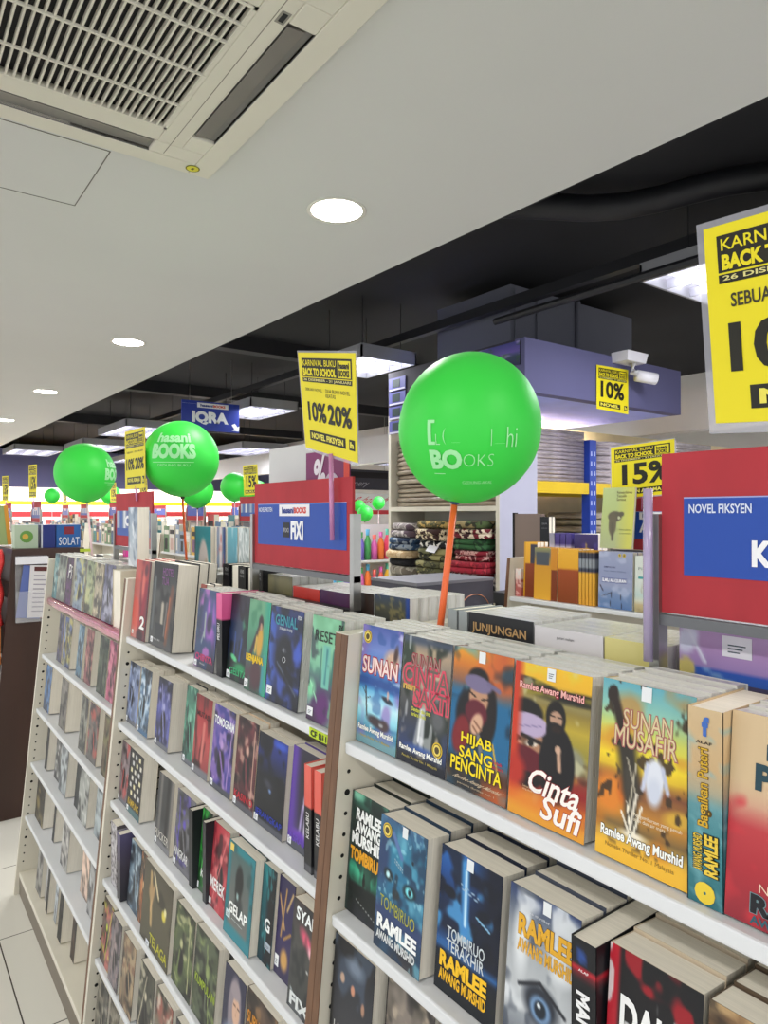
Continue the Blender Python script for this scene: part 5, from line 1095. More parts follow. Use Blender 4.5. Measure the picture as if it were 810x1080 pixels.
# ================================================================== carpet shelf (white bookcase under the bulkhead)
t = thing('carpet_shelf', 'tall white shelf unit full of folded carpets, behind the big balloon', 'shelf', (2.85, 3.1, 0))
mb = MB(); mb.box((-.15, -.49, 0), (.15, -.465, 2.188)); mb.build('side_panel', mat('lavender white laminate', '#b9b9cc', .5, vary=.02), t)
mb = MB(); mb.box((-.152, -.491, 0), (-.150, -.464, 2.188)); mb.build('front_edge', M['cream'], t)
mb = MB(); mb.box((-.15, .475, 0), (.15, .50, 2.188)); mb.build('side_panel', M['cream'], t)
mb = MB(); mb.box((.135, -.465, 0), (.15, .475, 2.188)); mb.build('back_panel', M['cream'], t)
for z in (.1, .62, 1.11, 1.60): mb = MB(); mb.box((-.15, -.465, z - .028), (.135, .475, z)); mb.build('shelf', M['cream'], t)


def rugmat(c1, c2, c3, sc, seed):
    m = mat('carpet', c1, .95, vary=0, bump=.5, bscale=300); nt = m.node_tree; b = nt.nodes['Principled BSDF']
    tc = nt.nodes.new('ShaderNodeTexCoord'); v = nt.nodes.new('ShaderNodeTexNoise'); v.inputs['Scale'].default_value = sc; v.inputs['Detail'].default_value = 2
    mp = nt.nodes.new('ShaderNodeMapping'); mp.inputs['Location'].default_value = (seed * 3.1, seed, 0); nt.links.new(tc.outputs['Object'], mp.inputs[0]); nt.links.new(mp.outputs[0], v.inputs['Vector'])
    r = nt.nodes.new('ShaderNodeValToRGB'); r.color_ramp.interpolation = 'CONSTANT'
    el = r.color_ramp.elements; el[0].position = 0; el[0].color = lin(c1) + [1]; el[1].position = .47; el[1].color = lin(c2) + [1]; e3 = el.new(.56); e3.color = lin(c3) + [1]
    nt.links.new(v.outputs['Fac'], r.inputs[0]); nt.links.new(r.outputs[0], b.inputs['Base Color']); return m


def folded(label, c, wy, dx, h, m, layers=3, seed=0, name='folded_carpet', cat='carpet', sag=.01, group='folded carpets on the white shelf', yaw=0.0):
    """a carpet folded in layers, its rounded folds to the aisle (-x)"""
    rr = random.Random(seed); th = h / layers
    mb = MB(); ny = 10
    for l in range(layers):
        sh = rr.uniform(-.02, .012); prof = []
        for k in range(9):
            a = PI / 2 + PI * k / 8; prof.append((-dx / 2 + th / 2 + sh + th * .5 * math.cos(a) * 1.0, th * (l + .5) + th * .49 * math.sin(a)))
        poly = [(dx / 2, th * (l + .99))] + prof + [(dx / 2, th * (l + .01))]
        vs = []; n = len(poly)
        for j in range(ny + 1):
            y = -wy / 2 + wy * j / ny; s = sag * math.sin(j * 1.7 + seed + l) * (j / ny); e = 1 - .3 * (abs(2 * j / ny - 1) ** 6)
            for x, z in poly:
                zz = th * (l + .5) + (z - th * (l + .5)) * (.98 if l == 0 else 1.0)
                vs.append((x * (1 if x > 0 else e) + rr.uniform(-.002, .002) if x < dx * .4 else x, y, max(0.0, zz + abs(s) * .4)))
        fs = [tuple(range(n - 1, -1, -1)), tuple(ny * n + i for i in range(n))]
        for j in range(ny):
            for i in range(n): fs.append((j * n + i, j * n + (i + 1) % n, (j + 1) * n + (i + 1) % n, (j + 1) * n + i))
        mb.add(vs, fs)
    o = mb.build(name, m, None, True, loc=c); o.rotation_euler.z = yaw; tag(o, label, cat, group); return o


R = [  # stack nearest the toys, middle stack, stack at the white panel: from the bottom up
    (3.43, .26, [(.135, ('#8a8478', '#a8a294', '#6a6258'), 'clear-wrapped beige carpet at the bottom of the stack farthest from the panel'), (.05, ('#16161a', '#1c1c20', '#101014'), 'black folded carpet in the stack farthest from the panel'), (.055, ('#c8ae88', '#b89a72', '#d0bc9a'), 'beige folded carpet above the black one'), (.085, ('#2f4a6a', '#8a94a0', '#20304a'), 'blue-patterned folded carpet, second from the top of its stack'), (.10, ('#8a8280', '#c0b8b4', '#5a4a54'), 'grey patterned carpet on top of the stack farthest from the panel')]),
    (3.12, .30, [(.10, ('#cfc8b4', '#ddd8c8', '#bab29a'), 'cream shaggy carpet with a fringe at the bottom of the middle stack'), (.085, ('#5a5a3c', '#3a3a28', '#8a845a'), 'olive carpet with a white tag in the middle stack'), (.08, ('#6a6a4a', '#2a2a20', '#a8a070'), 'olive and cream patterned carpet in the middle stack'), (.05, ('#18181a', '#e0dcd4', '#2a2a2c'), 'black carpet with white script in the middle stack'), (.075, ('#3a2420', '#d8c8a8', '#1a1a1a'), 'rolled cream and dark carpet near the top of the middle stack'), (.05, ('#b89a5a', '#4a4a30', '#7a6a40'), 'gold and green carpet on top of the middle stack')]),
    (2.80, .30, [(.07, ('#17151a', '#e0d8d0', '#1c1a1e'), 'black carpet with white lettering at the bottom of the stack by the panel'), (.06, ('#8a1c2c', '#d8c8c4', '#6a1420'), 'dark red carpet with white lettering in the stack by the panel'), (.07, ('#9a1c30', '#7a1424', '#b0303c'), 'crimson folded carpet in the stack by the panel'), (.065, ('#7c1a28', '#c89a94', '#5a1420'), 'dark red carpet with pale stripes in the stack by the panel'), (.07, ('#2f5a34', '#1f3a24', '#3f6a40'), 'green folded carpet in the stack by the panel'), (.06, ('#6a1c28', '#d8c8b0', '#3a1a20'), 'red and cream patterned carpet near the top by the panel'), (.045, ('#4a5a34', '#2a2a1c', '#8a7a54'), 'green-brown carpet on top of the stack by the panel')])]
sd = 0
for yc, wy, st in R:
    z = 1.1105
    for h, cs, l in st:
        sd += 1; folded(l, (2.795 - .045 * (1 if yc < 3 else .6) + .02 * math.sin(sd * 1.7), yc, z), wy * (.82 + .08 * ((sd * 7) % 3) / 2), .27, h * .88, rugmat(*cs, 13 + 3 * (sd % 4), sd), 1 if h < .06 else 2, sd, yaw=.09 * math.sin(sd * 2.3)); z += h * .88 + .003
t0 = thing('price_tag', 'white paper tag lying on the olive carpet', 'tag', (2.595, 3.06, 1.33)); mb = MB(); mb.hexa([(0, -.04, 0), (.03, -.04, .035), (.03, .04, .045), (0, .04, .01), (-.001, -.04, .001), (.029, -.04, .036), (.029, .04, .046), (-.001, .04, .011)], 0, '#d8d8dc'); mb.build('tag', M['matte'], t0)
for k in range(15):
    m_ = M.setdefault('pk%d' % (k % 3), mat('wrapped carpet edge', ['#a39480', '#8f816e', '#b0a28e'][k % 3], .4, vary=.25, scale=12, stretch=(1, 1, 8), bump=.4, bscale=30, coat=.5))
    folded(f'flat wrapped carpet, {ordinal(k + 1)} from the bottom of the stack beside the big balloon', (2.842, 3.105, 1.6008 + .0288 * k), .90, .28, .0270, m_, 1, 50 + k, 'wrapped_carpet', 'carpet', .004, 'flat wrapped carpets on the upper shelf')

# ================================================================== blue and yellow rack under the bulkhead
t = thing('pallet_rack', 'blue and yellow steel rack loaded with wrapped carpets', 'rack', (4.3, 2.98, 0))
for x in (-.65, .92):
    for y in (-.23, .32):
        mb = MB(); mb.box((x - .034, y - .03, 0), (x + .034, y + .03, 2.02 if x < 0 else 1.98), 0)
        z = .06
        while z < 1.97:
            for q in (-.016, .016): mb.hexa([(x + q - .007, y - .0308, z), (x + q + .007, y - .0308, z), (x + q + .007, y - .03, z), (x + q - .007, y - .03, z), (x + q - .005, y - .0308, z + .028), (x + q + .005, y - .0308, z + .028), (x + q + .005, y - .03, z + .028), (x + q - .005, y - .03, z + .028)], 1)
            z += .062
        mb.build('upright', [M['blue'], mat('pale slot blue', '#b8c4e8', .5)], t)  # pale blue marks stand for the slots on the post face
for z in (.4, 1.05, 1.68):
    for y in (-.23, .32):
        mb = MB(); mb.box((-1.25 if z > 1.5 else -.62, y - .025, z), (.89, y + .025, z + .07)); mb.build('beam', M['yellow'], t)
    mb = MB(); mb.box((-1.25 if z > 1.5 else -.62, -.2, z + .05), (.89, .295, z + .068)); mb.build('deck', M['darkwood'], t)
film = mat('film wrapped carpet', '#b6aaae', .3, vary=.35, scale=14, stretch=(1, 1, 5), bump=.9, bscale=24, coat=.7)
for k in range(7): folded(f'film-wrapped carpet on the yellow beam beside the white panel, {ordinal(k + 1)} from the bottom', (3.33, 3.0, 1.7505 + .046 * k), .5, .54, .043, film, 2, 80 + k, 'wrapped_carpet', 'carpet', .008, 'film-wrapped carpets on the rack')
for k in range(6): folded(f'film-wrapped carpet right of the blue post, {ordinal(k + 1)} from the bottom', (4.05, 2.98, 1.7505 + .046 * k), .5, .62, .043, film, 2, 90 + k, 'wrapped_carpet', 'carpet', .008, 'film-wrapped carpets on the rack')
for k in range(7): folded(f'film-wrapped carpet at the far end of the yellow beam, {ordinal(k + 1)} from the bottom', (4.78, 2.98, 1.7505 + .046 * k), .5, .62, .043, film, 2, 100 + k, 'wrapped_carpet', 'carpet', .012, 'film-wrapped carpets on the rack')
for k in range(10): folded(f'cream wrapped carpet under the yellow beam, {ordinal(k + 1)} from the bottom', (4.28 + .02 * (k % 3), 3.02, 1.1185 + .045 * k), .42, 1.1, .042, M['pk2'] if k % 2 else mat('cream carpet wrap', '#cfc6ae', .5, vary=.2, scale=10), 1, 120 + k, 'wrapped_carpet', 'carpet', .006, 'cream wrapped carpets on the lower deck')

# dark printed display carton in front of the carpet shelf
t = thing('display_carton', 'dark grey printed carton with an orange motif, in front of the carpets', 'carton', (1.93, 2.245, 0))
mb = MB(); mb.box((-.21, -.14, 0), (.21, .17, 1.272), 0, '#4b4b56'); mb.build('box', M['print'], t)
mb = MB(); mb.box((-.212, -.142, 1.272), (.212, .172, 1.284), 0, '#77777f'); mb.build('lid', M['print'], t)
mb = MB()
mb.disc((.1, -.1408, 1.12), .03, (0, -1, 0), 16, 0, '#c8643a'); pts = [(.1 + .09 * math.cos(a), -.1412, 1.14 + .08 * math.sin(a)) for a in np.linspace(-.6, 2.6, 12)]
mb.tube(pts, .0022, 5, 0, '#b87a5a'); mb.box((-.18, -.1408, 1.2), (-.1, -.14, 1.215), 0, '#8a7a5a'); mb.tube([(-.19, -.1412, 1.02), (-.1, -.1412, 1.08), (-.12, -.1412, 1.0)], .0025, 5, 0, '#b87a5a'); mb.build('print', M['print'], t)

# ================================================================== second gondola row, across the aisle
gondola('cream double shelf unit across the aisle, nearest part, with yellow and grey religious books', 'bookshelf', -.2, .92, TOPS['M'], 2.2, 2.343, holes=False)
gondola('cream double shelf unit across the aisle, end part beside the white carpet shelf', 'bookshelf', .955, 2.07, TOPS['M'], 2.2, 2.343, holes=False)
W = 'across the aisle'
zg = 1.2015
yb = [('grad', [(0, '#e0a832'), (.38, '#dca02c'), (.4, '#8a4222'), (1, '#7c3a20')]), ('rect', .5, .05, 1, .38, '#3a3a48'), ('side', -.1, .12, '#c8922a', .02)]
def ybook(ds, a, b_, h, X, o2, n=3): book(ds, W, a, b_, X, zg, h, .022, o2, spine='#b8842a', res=(30, 40), n=n, lean=.03)
ybook('yellow and brown book with a dark label, standing at the end', 2.03, 1.958, .234, 2.245, yb, 3)
ybook('yellow book with a slate band and gold foot, second of the set', 1.952, 1.832, .214, 2.222, [('grad', [(0, '#8a8a5a'), (.12, '#6a6a60'), (.35, '#c8902c'), (1, '#e0a83a')]), ('rect', .1, .1, .66, .34, '#4a5058'), ('side', .72, 1.1, '#c8862a', .02), ('rect', .75, .42, 1, 1, '#7a3a20')], 4)
ybook('brown book with a yellow top and pale lettering', 1.828, 1.726, .214, 2.222, [('grad', [(0, '#e2aa34'), (.36, '#dca22e'), (.4, '#9a4a26'), (1, '#82401f')])], 4)
mb = MB(); fnx = lambda u, v, off=0.0: Vector((2.2205 - off + .0, 1.828 - u * .102, zg + .214 - v * .214)); letter(mb, fnx, 'KOLEKSI\nDOA', (.18, .55, .8, .74), '#d8a84a', bold=.02)
for k in range(5): spine_book(f'yellow and slate book spine, {ordinal(k + 1)} from the brown cover', W, 1.716 - .0155 * k, 2.222, zg, .210, .0148, .10, [('grad', [(0, '#d8a030'), (.02, '#3a3a48'), (.38, '#44485a'), (.4, '#e0aa3c'), (1, '#d89a34')]), ('band', .16, .32, '#8a9098', .01)])
ilm = [('grad', [(0, '#9aa2c0'), (.4, '#8f98ba'), (.6, '#98a0c0'), (.75, '#7a90b8'), (1, '#5a78a8')]), ('line', .1, .8, .4, .72, .02, '#4a4a5c'), ('line', .35, .98, .4, .7, .012, '#2f3038'), ('line', .7, .98, .66, .74, .012, '#2f3038'), ('line', .05, .6, .14, .7, .02, '#3a3440'), ('noise', '#c0c8e0', 4, 6, .6, .15, .5, 411)]
book('lavender-blue book with a dark blue title band and bare trees', W, 1.633, 1.487, 2.222, zg, .212, .03, ilm, [('ILMU AL-QURAN', (.12, .47, .82, .55), '#f0f2fa', dict(bold=.05, outline='#23348c', ow=.12)), ('SIMPULAN', (.16, .26, .5, .29), '#3a4066', dict(bold=.01)), ('asas dalam bidang', (.16, .33, .8, .36), '#5a628a', dict(bold=0))], '#7a84a8', (36, 50), n=3, lean=.03, sticker=[SEAL(.62, .06, .045), SEAL(.75, .06, .05)])
fik = [('grad', [(0, '#d5dcd6'), (.45, '#cfd9d4'), (.7, '#b8d0cc'), (.8, '#d0d4c4'), (.88, '#c0b088'), (1, '#a89a74')]), ('blob', .7, .68, .4, .12, '#8fb4ae', .5, 0), ('noise', '#8a7a5a', 9, 5, .62, .1, .6, 413), ('band', -.1, .6, '#d5dcd6', .3)]
book('pale mint book with a teal ribbon and a city at its foot', W, 1.477, 1.341, 2.222, zg, .202, .026, fik, [('Fiqih Sirah', (.1, .2, .9, .27), '#7a8a8a', dict(bold=0)), ('buat kekasih', (.3, .29, .85, .34), '#5a6a6a', dict(bold=0))], '#b8c4be', (30, 40), n=3, lean=.03, sticker=[(.1, .37, .85, .41, '#4aa0a4')])
book('pale book half hidden by the big red sign', W, 1.33, 1.21, 2.225, zg, .205, .026, picture('#c8ccd0', '#aab4bc', '#8a9aa8', '#d8d8d0', 421, None), n=3, lean=.03)
book('cream book hidden behind the big red sign', W, 1.20, 1.08, 2.225, zg, .205, .026, picture('#d8d0b8', '#c8bc9c', '#a89a74', '#e0dcc8', 422, None), n=3, lean=.03)
spine_book('small pink and white book', W, 2.05, 2.235, zg, .118, .034, .08, [('grad', [(0, '#e4dfdc'), (.35, '#d8d0cc'), (.42, '#a85a58'), (1, '#b8605c')]), ('noise', '#e8c8c0', 4, 8, .62, .1, .8, 431)])
# books on a riser at the back of that shelf
t = thing('display_riser', 'white riser board at the back of the shelf across the aisle', 'riser', (2.44, 1.70, 1.2012)); mb = MB(); mb.box((-.075, -.58, 0), (.06, .30, .06)); mb.build('riser', M['white'], t)
zr = 1.2625
for k in range(4): spine_book(f'purple book spine with pale marks, {ordinal(k + 1)} from the end', W, 1.992 - .03 * k, 2.385, zr, .209, .029, .10, [('grad', [(0, '#8a8a9c' if k == 0 else '#4a3f84'), (.5, '#b8b4c4' if k == 0 else '#3a3070'), (1, '#2c2450')]), ('band', .25, .4, '#c8c4d8', .02)])
book('purple book with a gold star crest', W, 1.872, 1.752, 2.385, zr, .209, .03, [('grad', [(0, '#3a3068'), (1, '#2a2450')]), ('blob', .5, .36, .22, .1, '#d8b83a', .2, 0), ('line', .5, .2, .5, .4, .05, '#d8b83a'), ('noise', '#54489a', 3, 4, .55, .2, .6, 433)], [('DOA', (.25, .48, .85, .6), '#e0c23c', dict(bold=.04))], '#d8d4e0', (24, 34), n=3, lean=.0)
book('black book standing tall with faint text', W, 2.058, 2.008, 2.385, zr - .06, .34, .02, [('grad', [(0, '#15171c'), (1, '#1c1e24')])], [('ZIKIR', (.2, .08, .8, .1), '#8a8a94', dict(bold=0)), ('PAGI', (.2, .14, .8, .155), '#6a6a74', dict(bold=0))], '#101216', n=2, lean=.0)
t = thing('notebook', 'taupe notebook with a black elastic edge beside the white panel', 'notebook', (2.40, 2.16, 0)); t.location = (2.44, 2.215, 1.2015)
mb = MB(); mb.box((0, -.12, 0), (.02, .045, .355), 0, '#7a6a62'); mb.build('cover', M['print'], t); mb = MB(); mb.box((-.003, .045, 0), (.022, .056, .36), 0, '#17171a'); mb.build('elastic_band', M['matte'], t)
t = thing('book_ledge', 'dark ledge under the notebook at the shelf end', 'ledge', (2.42, 2.18, 0)); mb = MB(); mb.box((-.14, -.09, 1.15), (.12, .08, 1.201), 0, '#3a3a3c'); mb.box((-.12, -.08, 0), (.1, .07, 1.15), 0, '#3a3a3c'); mb.build('ledge', M['print'], t)
shelf_sign('red sign with a blue panel across the aisle, half behind the 15% poster', 1.66, 1.24, 1.42, 1.625, 2.343, (.3, .8), ('AGAMA', (.3, .5, .7, .68)), 1.366, tile=False)
sale_poster('yellow 15% sale poster across the aisle, above the pale green book', ((2.33, 1.652, 1.815), (2.33, 1.385, 1.827), (2.335, 1.652, 1.612), (2.335, 1.385, 1.632)), [('15%', (.18, .35, .96, .76))], ('BACAAN AGAMA', (.08, .83, .84, .94)), border=.02, holder=((2.334, 1.52, 1.62), (2.334, 1.52, 1.57), .002, M['pinkrod']))
gr = [('grad', [(0, '#b4c48a'), (.5, '#b0be7e'), (1, '#a8b088')]), ('side', .7, 1.1, '#d0cc5a', .5), ('blob', .42, .48, .24, .1, '#5f5a4c', .2, 0), ('blob', .36, .6, .14, .22, '#665f50', .25, 0), ('blob', .62, .44, .1, .05, '#5f5a4c', .3, 0), ('blob', .55, .5, .05, .025, '#c8cca8', .3, 0), ('line', .36, .6, .38, .86, .05, '#5f5a4c')]
book('pale green book with a dark bird-like shape, leaning above the lavender-blue book', W, 1.655, 1.515, 2.262, 1.424, .232, .012, gr, [('Fatwa-fatwa\nTerpilih\nSemasa', (.45, .06, .92, .22), '#5a4a3a', dict(bold=0)), ('karya ulama', (.6, .68, .92, .71), '#5a6a4a', dict(bold=0)), ('terjemahan', (.6, .74, .92, .77), '#5a6a4a', dict(bold=0))], '#a8b488', (36, 56), lean=math.radians(6))

# ================================================================== hanging IQRA sign
t = thing('hanging_sign', 'blue hanging sign lettered IQRA on thin wires under the black ceiling', 'sign', (2.48, 6.0, 2.31))
mb = MB(); mb.box((-.275, -.006, 0), (.275, .006, .262), 0, '#2d3f9e'); mb.build('board', M['print'], t)
fn = lambda u, v, off=0.0: Vector((-.275 + .55 * u, -.0062 - off, .262 - .262 * v))
mb = MB(); shop_logo(mb, fn, (.26, .05, .80, .22), .0006); letter(mb, fn, 'IQRA', (.17, .34, .80, .80), '#eef0f6', bold=.06); rect(mb, fn, (0, .1, .26, .106), '#a8b4e0', .0005)
mb.add([fn(.86, .74, .001), fn(.92, .68, .001), fn(.97, .80, .001), fn(1.0, .76, .001), fn(.99, .95, .001), fn(.86, .93, .001), fn(.91, .88, .001)], [(0, 1, 2, 6), (2, 3, 4, 5, 6)], 0, '#eef0f6')
mb.build('sign_lettering', M['print'], t)
for x in (-.2, .2): mb = MB(); mb.tube([(x, 0, .262), (x, 0, .94)], .0018, 5); mb.build('wire', M['steel'], t)

# ================================================================== dark brown cabinet beyond the row
t = thing('display_cabinet', 'dark brown A-shaped cabinet at the end of the row, with leaflets on its end', 'cabinet', (.75, 4.9, 0))
mb = MB(); mb.prism([(-.285, 0), (-.172, 1.375), (.172, 1.375), (.285, 0)], -.93, -.905); mb.build('end_panel', M['darkwood'], t)
mb = MB(); mb.prism([(-.285, 0), (-.172, 1.375), (.172, 1.375), (.285, 0)], .905, .93); mb.build('end_panel', M['darkwood'], t)
mb = MB(); mb.box((-.172, -.905, 1.35), (.172, .905, 1.374)); mb.build('top_board', M['darkwood'], t)
mb = MB(); mb.box((-.01, -.905, .05), (.01, .905, 1.35)); mb.build('back_panel', M['darkwood'], t)
for z in (.1, .45, .8, 1.1): mb = MB(); mb.box((-.25 + .08 * z, -.905, z - .02), (.25 - .08 * z, .905, z)); mb.build('shelf', M['darkwood'], t)
t = thing('leaflet_holder', 'clear leaflet holder fixed to the dark brown cabinet end', 'leaflet holder', (.665, 3.968, 1.0)); mb = MB(); mb.box((-.075, -.03, .0), (.075, -.028, .16)); mb.box((-.075, -.002, .0), (.075, 0, .34)); mb.box((-.075, -.03, 0), (.075, 0, .003)); mb.build('holder', M['clear'], t)
mb = MB(); mb.box((-.075, -.034, .298), (.075, -.001, .335)); mb.build('clip_bar', M['white'], t)
for k, (c, l, dx, rz) in enumerate((('#d8d4d6', 'white leaflet with printed lines in the clear holder', .02, .10), ('#5a6aa8', 'blue and pink leaflet fanned out behind the white one', -.03, .22), ('#b86a7a', 'pink leaflet at the very back of the holder', -.01, .16))):
    o = thing('leaflet', l, 'leaflet', (.67 + dx, 3.946 + .005 * k, 1.02), (0, rz * .6, 0)); mb = MB(); mb.box((-.05, 0, 0), (.06, .003, .27), 0, c)
    if k == 0:
        mb.box((-.03, -.0006, .24), (.05, 0, .262), 0, '#5a2a2a')
        for q in range(9): mb.box((-.03, -.0006, .03 + .023 * q), (.04 - .01 * (q % 3), 0, .036 + .023 * q), 0, '#9a94a0')
    mb.build('sheet', M['print'], o)
for x0, x1, c, l, tx in ((.60, .71, '#b8c8b0', 'pale green boxed book with a round picture on the dark brown cabinet', None), (.725, .795, '#26347c', 'navy boxed book on the dark brown cabinet', None), (.80, .922, '#2a62a8', 'blue boxed book lettered SOLAT on the dark brown cabinet', 'SOLAT')):
    o = thing('boxed_book', l, 'book', ((x0 + x1) / 2, 4.05, 1.375)); wq = (x1 - x0) / 2
    mb = MB(); mb.box((-wq, 0, 0), (wq, .10, .122), 0, c); mb.build('box', M['print'], o); mb = MB(); mb.box((-wq, .001, .1221), (wq, .099, .124), 0, '#c8cad8'); mb.build('page_block', M['print'], o)
    fn = lambda u, v, off=0.0: Vector((-wq + 2 * wq * u, -.0004 - off, .122 - .122 * v)); mb = MB()
    if tx: rect(mb, fn, (.32, .08, .72, .42), '#8a2a3a', .0004); letter(mb, fn, tx, (.1, .55, .95, .9), '#eef0f6', bold=.0)
    elif c == '#b8c8b0': mb.disc(fn(.5, .5, .001), .032, (0, -1, 0), 16, 0, '#6a9a4a'); mb.disc(fn(.45, .5, .0014), .015, (0, -1, 0), 12, 0, '#d8b04a')
    else: rect(mb, fn, (.0, .0, .1, 1), '#d8d8e0', .0004)
    mb.build('cover_print', M['print'], o)
o = thing('label_strip', 'small yellow-green shelf label on the dark brown cabinet edge', 'label', (.93, 3.966, 1.352)); mb = MB(); mb.box((-.03, -.002, 0), (.03, 0, .016), 0, '#b4c83a'); mb.build('label', M['print'], o)
tb = thing('tilted_book', 'orange-brown book tilted on a stand above the hanging toys', 'book', (.585, 4.45, 1.385), (0, -.12, .5)); mb = MB(); mb.box((-.02, -.09, 0), (.005, .09, .22), 0, '#c88a32'); mb.box((-.022, -.09, 0), (-.019, -.0, .22), 0, '#8a9a5a'); mb.build('cover', M['print'], tb)
tc_ = ['#d83a3a', '#3aa04a', '#7a3a9c', '#d8842a', '#3a5ac8', '#e05a9a', '#48b8b8', '#d8c83a']
for k in range(8):
    o = thing('hanging_toy', f'coloured paper streamer toy hanging on the cabinet side, {ordinal(k + 1)} along it', 'toy', (.522 - .012 * (k % 2), 4.02 + .08 * k, .95), group='streamer toys on the cabinet side'); mb = MB()
    pts = [(.010 * math.sin(q * 1.1 + k), .012 * math.cos(q * .9), .42 - .032 * q) for q in range(13)]; mb.tube(pts, .018, 6, 0, tc_[k]); mb.build('streamer', M['print'], o, True)
    mb = MB(); mb.box((-.02, -.03, -.16), (.005, .03, .03), 0, tc_[(k + 3) % 8]); mb.box((-.0215, -.02, -.13), (-.02, .02, -.02), 0, '#e0e4ec'); mb.build('pack', M['print'], o)

# ================================================================== farther gondolas, tables and walls of books
rb = random.Random(77)
PAL = ['#c8b890', '#8a9ab0', '#d8d4cc', '#5a7a9c', '#b85a58', '#6a8a6a', '#d0a84a', '#3a4a6a', '#a8a8b0', '#7a5a7a', '#e0dcd0', '#4a8a94', '#c8a8a0', '#2a2a34']
CN = {'#c8b890': 'sand', '#8a9ab0': 'grey-blue', '#d8d4cc': 'off-white', '#5a7a9c': 'steel-blue', '#b85a58': 'brick-red', '#6a8a6a': 'sage-green', '#d0a84a': 'mustard', '#3a4a6a': 'navy', '#a8a8b0': 'silver', '#7a5a7a': 'plum', '#e0dcd0': 'ivory', '#4a8a94': 'teal', '#c8a8a0': 'rose-beige', '#2a2a34': 'black'}


FAR = MB()


def far_run(X, z, ya, yb_, hmin, hmax, wmin=.09, wmax=.15):
    """small distant books, face out, standing in a run along a far shelf"""
    y = ya; k = 0
    while y > yb_ + wmax:
        wd = rb.uniform(wmin, wmax); c = rb.choice(PAL); c2 = rb.choice(PAL); k += 1
        h = rb.uniform(hmin, hmax)
        FAR.box((X, y - wd, z), (X + .002, y, z + h), 0, c); FAR.box((X + .002, y - wd + .002, z + .001), (X + .046, y - .001, z + h - .003), 0, '#d6cfbe'); FAR.box((X + .046, y - wd, z), (X + .048, y, z + h), 0, c)
        FAR.box((X - .0006, y - wd * .9, z + h * .68), (X, y - wd * .1, z + h * .84), 0, '#e8e4dc' if k % 2 else '#2a2a30')
        FAR.box((X - .0006, y - wd * (.5 + .3 * rb.random()), z + h * .1), (X, y - wd * .2, z + h * .55), 0, c2)
        y -= wd + rb.choice((.004, .01, .03))


for k, (y0, y1) in enumerate(((4.3, 5.4), (5.45, 6.53), (6.9, 8.0), (8.05, 9.13), (9.5, 10.6), (10.65, 11.73))):
    gondola(f'far cream shelf unit in the row across the aisle, {ordinal(k + 1)} beyond the carpet shelf', 'bookshelf', y0, y1, [1.201, .958, .089], 2.2, 2.343, holes=False)
    far_run(2.225, 1.2015, y1 - .02, y0, .19, .26)
    far_run(2.37, 1.2015, y1 - .02, y0, .26, .36)
    shelf_sign(f'distant red sign with a blue panel on the {ordinal(k + 1)} far shelf unit', y0 + .78, y0 + .36, 1.50, 1.69, 2.343, (.3, .8), None, 1.366, photo=k % 2 == 0, logo=k % 2 == 1)
    if k in (0, 2, 3, 5): sale_poster(f'distant yellow 15% sale poster over the {ordinal(k + 1)} far shelf unit', ((2.32, y0 + .68, 1.93), (2.33, y0 + .45, 1.93), (2.33, y0 + .68, 1.70), (2.34, y0 + .45, 1.70)), [('15%', (.2, .35, .9, .75))], ('BUKU', (.1, .83, .8, .94)))
for k, (y0, y1) in enumerate(((6.2, 7.4), (7.8, 9.0), (9.4, 10.6), (11.0, 12.2))):
    gondola(f'distant cream shelf unit in the third row, {ordinal(k + 1)} along it', 'bookshelf', y0, y1, [1.201, .958, .089], 3.75, 3.893, holes=False)
    far_run(3.78, 1.2015, y1 - .02, y0, .19, .3)
    shelf_sign(f'distant red sign on the {ordinal(k + 1)} third-row shelf unit', y0 + .9, y0 + .3, 1.50, 1.70, 3.893, (.3, .8), None, 1.366, photo=False, logo=True)
# low unit continuing our own row beyond the cabinet
for k, (y0, y1) in enumerate(((6.3, 7.4), (7.9, 9.0), (9.5, 10.6))):
    gondola(f'cream shelf unit beyond the dark brown cabinet, {ordinal(k + 1)} along', 'bookshelf', y0, y1, [1.201, .958, .089], 1.05, 1.193, holes=False)
    far_run(1.08, 1.2015, y1 - .02, y0, .19, .28)
    shelf_sign(f'red and blue sign beyond the dark brown cabinet, {ordinal(k + 1)} along', y0 + .8, y0 + .38, 1.48, 1.67, 1.193, (.3, .8), None, 1.366, photo=k != 1)
    sale_poster(f'narrow-looking yellow sale poster beyond the cabinet, {ordinal(k + 1)} along', ((1.15, y0 + .7, 2.0 - .03 * k), (1.19, y0 + .55, 2.0 - .03 * k), (1.15, y0 + .7, 1.70), (1.19, y0 + .55, 1.70)), [('15%', (.2, .35, .9, .75))], ('BUKU', (.1, .83, .8, .94)), holder=((1.176, y0 + .62, 1.72), (1.176, y0 + .62, 1.6), .006, M['pinkrod']))

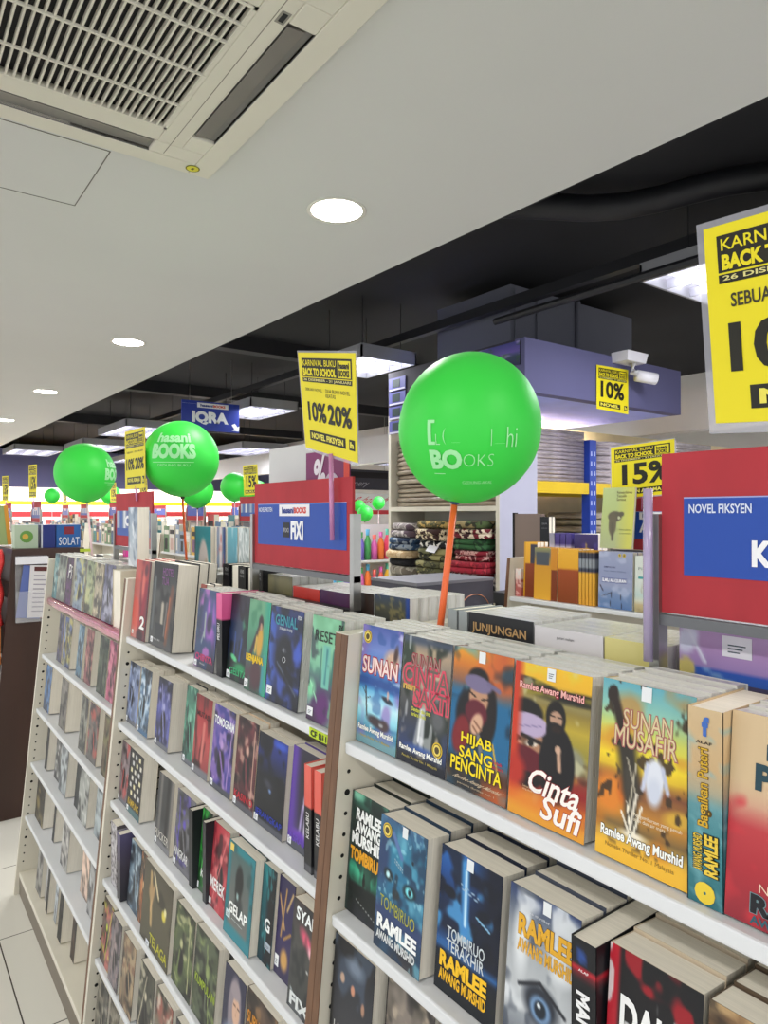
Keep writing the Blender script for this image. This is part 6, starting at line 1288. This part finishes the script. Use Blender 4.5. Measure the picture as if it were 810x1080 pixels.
# wall shelves at the back with a lit white header
t = thing('wall_shelving', 'long back-wall shelving with a yellow beam under a lit white header', 'shelving', (3, 14.5, 0)); mb = MB()
mb.box((-4, 0, 0), (4.5, .03, 2.04)); mb.build('back_board', M['wallwhite'], t)
for z in (.5, .9, 1.3): mb = MB(); mb.box((-4, -.3, z - .03), (4.5, 0, z)); mb.build('shelf', M['white'], t)
mb = MB(); mb.box((-4, -.32, 1.72), (4.5, -.26, 1.80)); mb.build('beam', M['yellow'], t)
mb = MB(); mb.box((-4, -.3, 1.5), (4.5, -.2, 1.6), 0, '#b83a40'); mb.build('red_header', M['print'], t)
lt = D.lights.new('wall_wash', 'AREA'); lt.shape = 'RECTANGLE'; lt.size = 8; lt.size_y = .15; lt.energy = 90; lt.color = (1, .93, .8)
lo_ = D.objects.new('wall_wash', lt); C.objects.link(lo_); lo_.location = (3, 14.15, 2.02); lo_.rotation_euler = (math.radians(25), 0, 0)
for z in (.905, 1.305):
    for x in np.arange(-.9, 4.6, .2):
        c = rb.choice(PAL); h = .11 + .08 * rb.random(); FAR.box((x - .08, 14.22, z), (x + .08, 14.222, z + h), 0, c); FAR.box((x - .078, 14.222, z), (x + .079, 14.26, z + h - .004), 0, '#d6cfbe')
o = FAR.build('distant_books', M['print']); tag(o, 'mass of small distant books on the far shelves and the back wall', 'books', kind='stuff')

# stationery and toy rack seen past the carpet shelf
t = thing('toy_rack', 'white rack of bright toys and bottles beyond the carpet shelf', 'rack', (3.6, 5.15, 0))
mb = MB(); mb.box((-.5, 0, 0), (.6, .03, 1.46)); mb.build('back_board', M['white'], t)
for z in (.5, .84, 1.15): mb = MB(); mb.box((-.5, -.2, z - .02), (.6, 0, z)); mb.build('shelf', M['shelf'], t)
TC = ['#5aa8d0', '#e8685a', '#d868b0', '#58b8a0', '#e8b83a', '#e87a3a', '#7a6ac8', '#f0e04a', '#e04a6a', '#4a9a5a']
for r_, z in enumerate((.84, 1.15)):
    for k in range(14):
        x = 3.16 + .072 * k; c = TC[(k * 3 + r_ * 4) % 10]
        o = thing('toy_bottle', f'bright plastic toy bottle, {ordinal(k + 1)} along the {"lower" if r_ == 0 else "upper"} toy shelf', 'toy', (x, 5.0, z + .0005), group='bright toy bottles on the rack')
        mb = MB(); hh = .22 + .025 * (k % 3); mb.lathe([(.001, 0), (.03, 0), (.03, hh * .6), (.014, hh * .78), (.014, hh * .8)], 12, 0, c); mb.build('bottle', M['print'], o, True)
        mb = MB(); mb.lathe([(.016, hh * .8), (.018, hh), (.001, hh)], 10, 0, TC[(k + 5) % 10]); mb.build('cap', M['print'], o, True)
o = thing('price_header', 'white header board with red script above the toys', 'sign', (6.1, 9.0, 1.55)); mb = MB(); mb.box((-.9, 0, 0), (.9, .02, .33), 0, '#ecebea'); mb.build('board', M['print'], o)
fn = lambda u, v, off=0.0: Vector((-.9 + 1.8 * u, -.0006 - off, .33 - .33 * v)); mb = MB(); letter(mb, fn, 'Mainan & hadiah', (.1, .15, .8, .45), '#d04a52', bold=0, shear=.15); rect(mb, fn, (0, .8, 1, 1), '#c83a40', .0006); mb.build('sign_lettering', M['print'], o)
for x in (-.8, .8): mb = MB(); mb.box((x - .02, .02, -1.55), (x + .02, .05, .2)); mb.build('post', M['steel'], o)
o = thing('dark_header', 'dark illuminated header band in the far aisle above the toys', 'sign', (6.4, 9.7, 1.97)); mb = MB(); mb.box((-.8, 0, 0), (.9, .05, .34), 0, '#4a4a56'); mb.box((-.8, -.004, .2), (.9, 0, .3), 0, '#2c2a30'); mb.box((-.7, -.006, .22), (-.3, -.004, .28), 0, '#8a3a40'); mb.build('board', M['print'], o)
fn = lambda u, v, off=0.0: Vector((-.8 + 1.7 * u, -.0046 - off, .34 - .34 * v)); mb = MB(); letter(mb, fn, 'Stationery', (.3, .55, .7, .9), '#b8b8c4', bold=0, shear=.15); mb.build('sign_lettering', M['print'], o)
for x in (-.7, .8): mb = MB(); mb.tube([(x, .02, .34), (x, .02, 1.38)], .004, 5); mb.build('wire', M['steel'], o)
